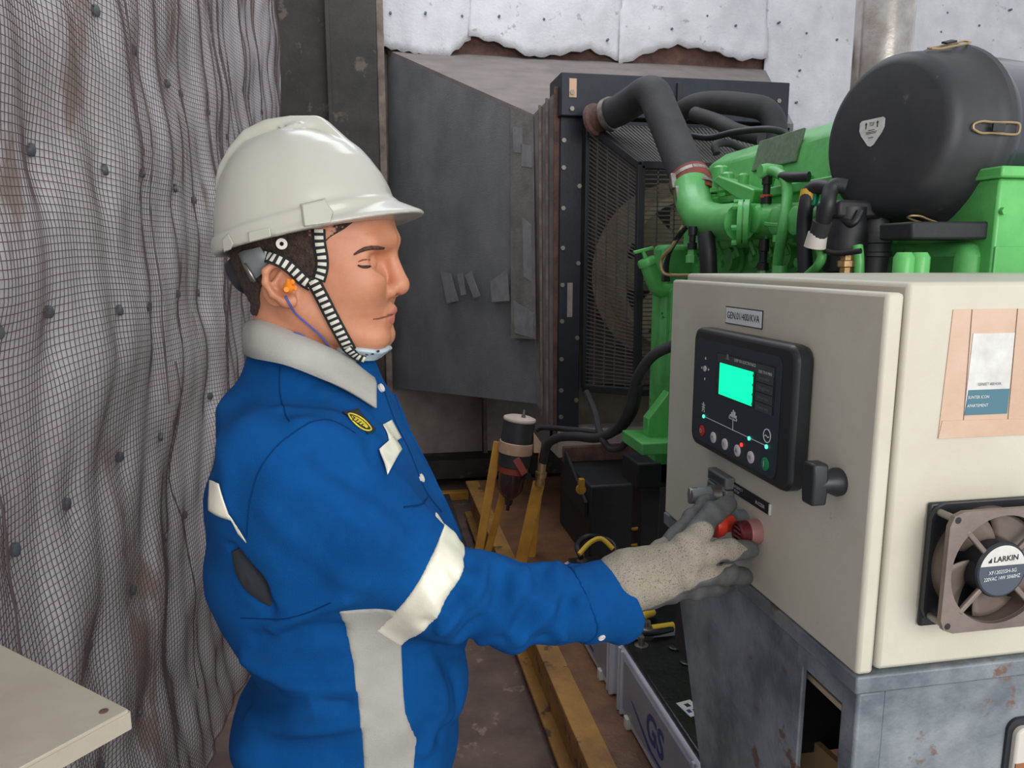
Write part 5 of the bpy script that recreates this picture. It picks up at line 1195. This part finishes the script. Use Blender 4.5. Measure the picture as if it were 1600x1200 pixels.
# ------------------------------------------------------------------ safety helmet
th = math.atan2(57, 270); HC = h2w(hl(478, 374)); tc2, ts2 = math.cos(th), math.sin(th); hl0 = hl(478, 374)
def p2m(px, py, y=0):
    q = hl(px, py, y); dx, dz = q[0]-hl0[0], q[2]-hl0[2]; return (dx*tc2+dz*ts2, -dx*ts2+dz*tc2)
def m2w(a, y, w_): return h2w((hl0[0]+a*tc2-w_*ts2, y, hl0[2]+a*ts2+w_*tc2))
def w2m(p):
    x, y, z = w2h(p); dx, dz = x-hl0[0], z-hl0[2]; return (dx*tc2+dz*ts2, y, -dx*ts2+dz*tc2)
back = sorted([p2m(q[0]+9, q[1]) for q in ((347, 405), (343, 385), (341, 350), (343, 318), (349, 285), (362, 255), (383, 230), (410, 214), (436, 207), (454, 205))], key=lambda q: q[1])
front = sorted([p2m(*q) for q in ((616, 345), (613, 315), (604, 290), (592, 268), (574, 245), (552, 227), (530, 215), (512, 208), (496, 205))], key=lambda q: q[1])
wt_ = max(back[-1][1], front[-1][1])+.002
ridge = [p2m(*q) for q in ((352, 290), (358, 262), (373, 234), (394, 208), (425, 192), (460, 185), (500, 183), (508, 186), (520, 197), (540, 215), (566, 236))]
ridge.sort()
bw_, ba_ = np.array([q[1] for q in back]), np.array([q[0] for q in back]); fw_, fa_ = np.array([q[1] for q in front]), np.array([q[0] for q in front])
ra_, rw_ = np.array([q[0] for q in ridge]), np.array([q[1] for q in ridge])
def dome(m, off=0):
    a, y, w_ = m
    ab = np.interp(w_, bw_, ba_)-off; af = np.interp(w_, fw_, fa_)+off; ac_ = (ab+af)/2; ha = np.maximum((af-ab)/2, .004)
    hb = (.109+off)*np.sqrt(np.clip(1-(np.clip(w_, 0, 1)/(wt_+.004+off))**2.4, 1e-4, 1))
    k = (np.abs((a-ac_)/ha)**2.2+np.abs(y/hb)**2.2)**(1/2.2)
    return np.maximum((k-1)*np.minimum(ha, hb)*.9, w_-wt_-off)
def helmet(p):
    m = w2m(p); a, y, w_ = m
    d = dome(m)
    d = smin(d, smax(dome(m, .0045), w_-(.018+.010*np.clip((a+.12)/.24, 0, 1)), .004), .004)                     # raised rim band
    rh = np.interp(a, ra_, rw_); hw = np.interp(a, [-.12, .0, .06], [.038, .032, .020])
    rd = smax(smax((w_-rh)*.62, np.abs(y)-hw, .010), smax(a-ra_[-1], ra_[0]-a, .004), .006)
    d = smin(d, smax(rd, .03-w_, .004), .006)
    pe = np.sqrt((np.maximum(a-.02, 0)/.138)**2+(y/.1165)**2)
    br = smax(smax((pe-1)*.11, w_-(.004+np.clip(1-pe, 0, .3)*.085), .003), smax(-.001-w_+.0*a, .0-a, .01), .002)
    d = smin(d, br, .004)
    d = smax(d, -.0005-w_, .002)
    inner = smax(dome(m, -.0075), w_-.12, .01)
    return smax(d, -inner, .003)
hat = thing('safety_helmet', m2w(0, 0, 0), 'ivory safety helmet with ridge and striped chin strap on the worker', 'helmet')
c_ = m2w(0, 0, .06)
v_, q_ = surface_nets(helmet, (c_.x-.155, c_.y-.135, c_.z-.125), (c_.x+.20, c_.y+.13, c_.z+.125), .0023, 2)
np_mesh('shell', v_, q_, M['shell'], hat)
def boss(pts, h=.0045, name='accessory_slot'):
    n = len(pts); cx = sum(t[0] for t in pts)/n; cy = sum(t[1] for t in pts)/n
    A_ = hits(helmet, pts, -.002); B_ = hits(helmet, [(cx+(a-cx)*.84, cy+(b-cy)*.84) for a, b in pts], h)
    MB().add(A_+B_, [tuple(range(n)), tuple(range(2*n-1, n-1, -1))]+[(i, i+n, (i+1) % n+n, (i+1) % n) for i in range(n)]).build(name, M['shell'], hat, bevel=.001)
boss([(467, 318), (508, 309), (523, 331), (520, 350), (472, 357)])
boss([(385, 362), (424, 354), (427, 370), (386, 381)], .0035)
boss([(346, 372), (357, 363), (366, 381), (362, 391), (349, 396)], .0045)
lh = hl(440, 381, -.098); MB().ring(h2w(lh), (0, 1, 0), .0025, .0065, .003, 18).build('lamp_hook', M['white_pl'], hat)
# straps: woven stripes across a black web, laid out along each strap's own length
def strap_mat():
    m = bpy.data.materials.new('striped_webbing'); m.use_nodes = True; N = m.node_tree.nodes; L = m.node_tree.links; b = N['Principled BSDF']; b.inputs['Roughness'].default_value = .85
    uv = N.new('ShaderNodeUVMap'); uv.uv_map = 'UVMap'; sx = N.new('ShaderNodeSeparateXYZ'); L.new(uv.outputs[0], sx.inputs[0])
    def op(o, a, v):
        n = N.new('ShaderNodeMath'); n.operation = o; L.new(a, n.inputs[0]); n.inputs[1].default_value = v; return n.outputs[0]
    fr = op('FRACT', op('DIVIDE', sx.outputs[0], .0078), 0); s1 = op('LESS_THAN', fr, .52)
    ab = N.new('ShaderNodeMath'); ab.operation = 'ABSOLUTE'; L.new(op('SUBTRACT', sx.outputs[1], .5), ab.inputs[0]); s2 = op('LESS_THAN', ab.outputs[0], .33)
    mu = N.new('ShaderNodeMath'); mu.operation = 'MULTIPLY'; L.new(s1, mu.inputs[0]); L.new(s2, mu.inputs[1])
    mx = N.new('ShaderNodeMix'); mx.data_type = 'RGBA'; L.new(mu.outputs[0], mx.inputs[0]); mx.inputs[6].default_value = lin((30, 30, 30)); mx.inputs[7].default_value = lin((206, 203, 190)); L.new(mx.outputs[2], b.inputs['Base Color'])
    return m
M['web'] = strap_mat()
def strap(pts, off=.0035, wd=.0155, f=headW, both=True):
    pp = [tuple(q[:2]) for q in spline([(x, y, 0) for x, y in pts], 6)]; H = hits(f, pp, off)
    for _ in range(3): H = [H[0]]+[(H[i-1]+H[i]*2+H[i+1])/4 for i in range(1, len(H)-1)]+[H[-1]]
    for mir in ((0, 1) if both else (0,)):
        Q = [mirror_head(q) for q in H] if mir else H
        V_ = []; L_ = 0; U = []; view = Vector((0, 0, 0))
        for i, q in enumerate(Q):
            t = (Q[min(i+1, len(Q)-1)]-Q[max(i-1, 0)]).normalized(); n = grad(f, q)
            n = (n*.55+Vector((0, (1 if mir else -1)*.8, 0))).normalized()
            s = t.cross(n).normalized(); V_ += [q-s*wd/2, q+s*wd/2]; L_ += (Q[i]-Q[i-1]).length if i else 0; U.append(L_)
        o = MB().add(V_, [(2*i, 2*i+1, 2*i+3, 2*i+2) for i in range(len(Q)-1)]).build('chin_strap', M['web'], hat, angle=80)
        uvl = o.data.uv_layers.new(name='UVMap')
        for lp in o.data.loops: uvl.data[lp.index].uv = (U[lp.vertex_index//2], lp.vertex_index % 2)
        so = o.modifiers.new('s', 'SOLIDIFY'); so.thickness = .0016; so.offset = 0
strap([(498, 358), (499, 380), (503, 402), (503, 420), (498, 438)])
strap([(397, 398), (418, 400), (438, 408), (456, 420), (474, 438), (486, 445)], .0045)
strap([(489, 438), (504, 466), (520, 498), (536, 528), (546, 546)], .004, .017)
strap([(543, 545), (556, 556), (570, 562)], .008, .012)
# chin cup
ck = hl(569, 547)
region_part('chin_cup', headW, lambda p: ellip(w2h(p), ck, (.041, .047, .0165), ((.985, 0, .17), (0, 1, 0), (-.17, 0, .985))), .0065, (HO.x+.04, HO.y-.08, HO.z-.12), (HO.x+.16, HO.y+.05, HO.z-.05), .002, M['cup'], hat)
for px, py in ((573, 554), (582, 553), (591, 549)):
    h_ = hits(headW, [(px, py)], .0065)[0]; MB().lathe(h_, grad(headW, h_), [(-.001, .002), (.0005, .002)], 10).build('cup_vent', M['softkey'], hat)
# ratchet at the nape
ka = Vector((-.86*hc, .86*hs, -.5)).normalized(); kc = h2w(hl(389, 424, 0))
MB().lathe(kc, ka, [(-.02, .024), (-.006, .029), (.006, .029), (.008, .026), (.018, .025), (.021, .021)], 24).build('ratchet_knob', M['black_pl'], hat)
strip_on('nape_band', [(383, 418), (388, 415), (395, 411), (404, 405), (414, 397)], [.036, .036, .034, .028, .02], M['grey_pl'], headNoEar, .007, True, hat, .003)
strip_on('nape_buckle', [(382, 412), (390, 425), (399, 440)], [.004, .004, .004], M['metal'], headNoEar, .0105, False, hat, .003)
# ---- ear plug with cord
ep0 = h2w(hl(453, 447, -.094))
epl = thing('ear_plug', ep0, 'orange ear plug on a blue cord in the worker\'s ear', 'ear plug')
MB().lathe(h2w(hl(453, 448, -.084)), h2w(hl(448, 452, -.108))-h2w(hl(453, 448, -.084)), [(0, .0045), (.008, .005), (.014, .0065), (.018, .006), (.022, .004), (.027, .003)], 16).build('plug', M['earplug'], epl)
for a, b in (((450, 443), (458, 440)), ((452, 450), (462, 450)), ((450, 445), (452, 438))): MB().cyl(h2w(hl(*a, -.096)), h2w(hl(*b, -.099)), .0035, .0028, 10).build('fin', M['earplug'], epl)
cp = hits(lambda p: np.minimum(headW(p), cov(p)), [(446, 462), (452, 474), (462, 490), (480, 506), (498, 522), (510, 536), (515, 544), (508, 545), (490, 536), (472, 524), (458, 520), (446, 522)], .003)
MB().tube(spline(cp, 5), .0014, 6).build('cord', M['cord'], epl)
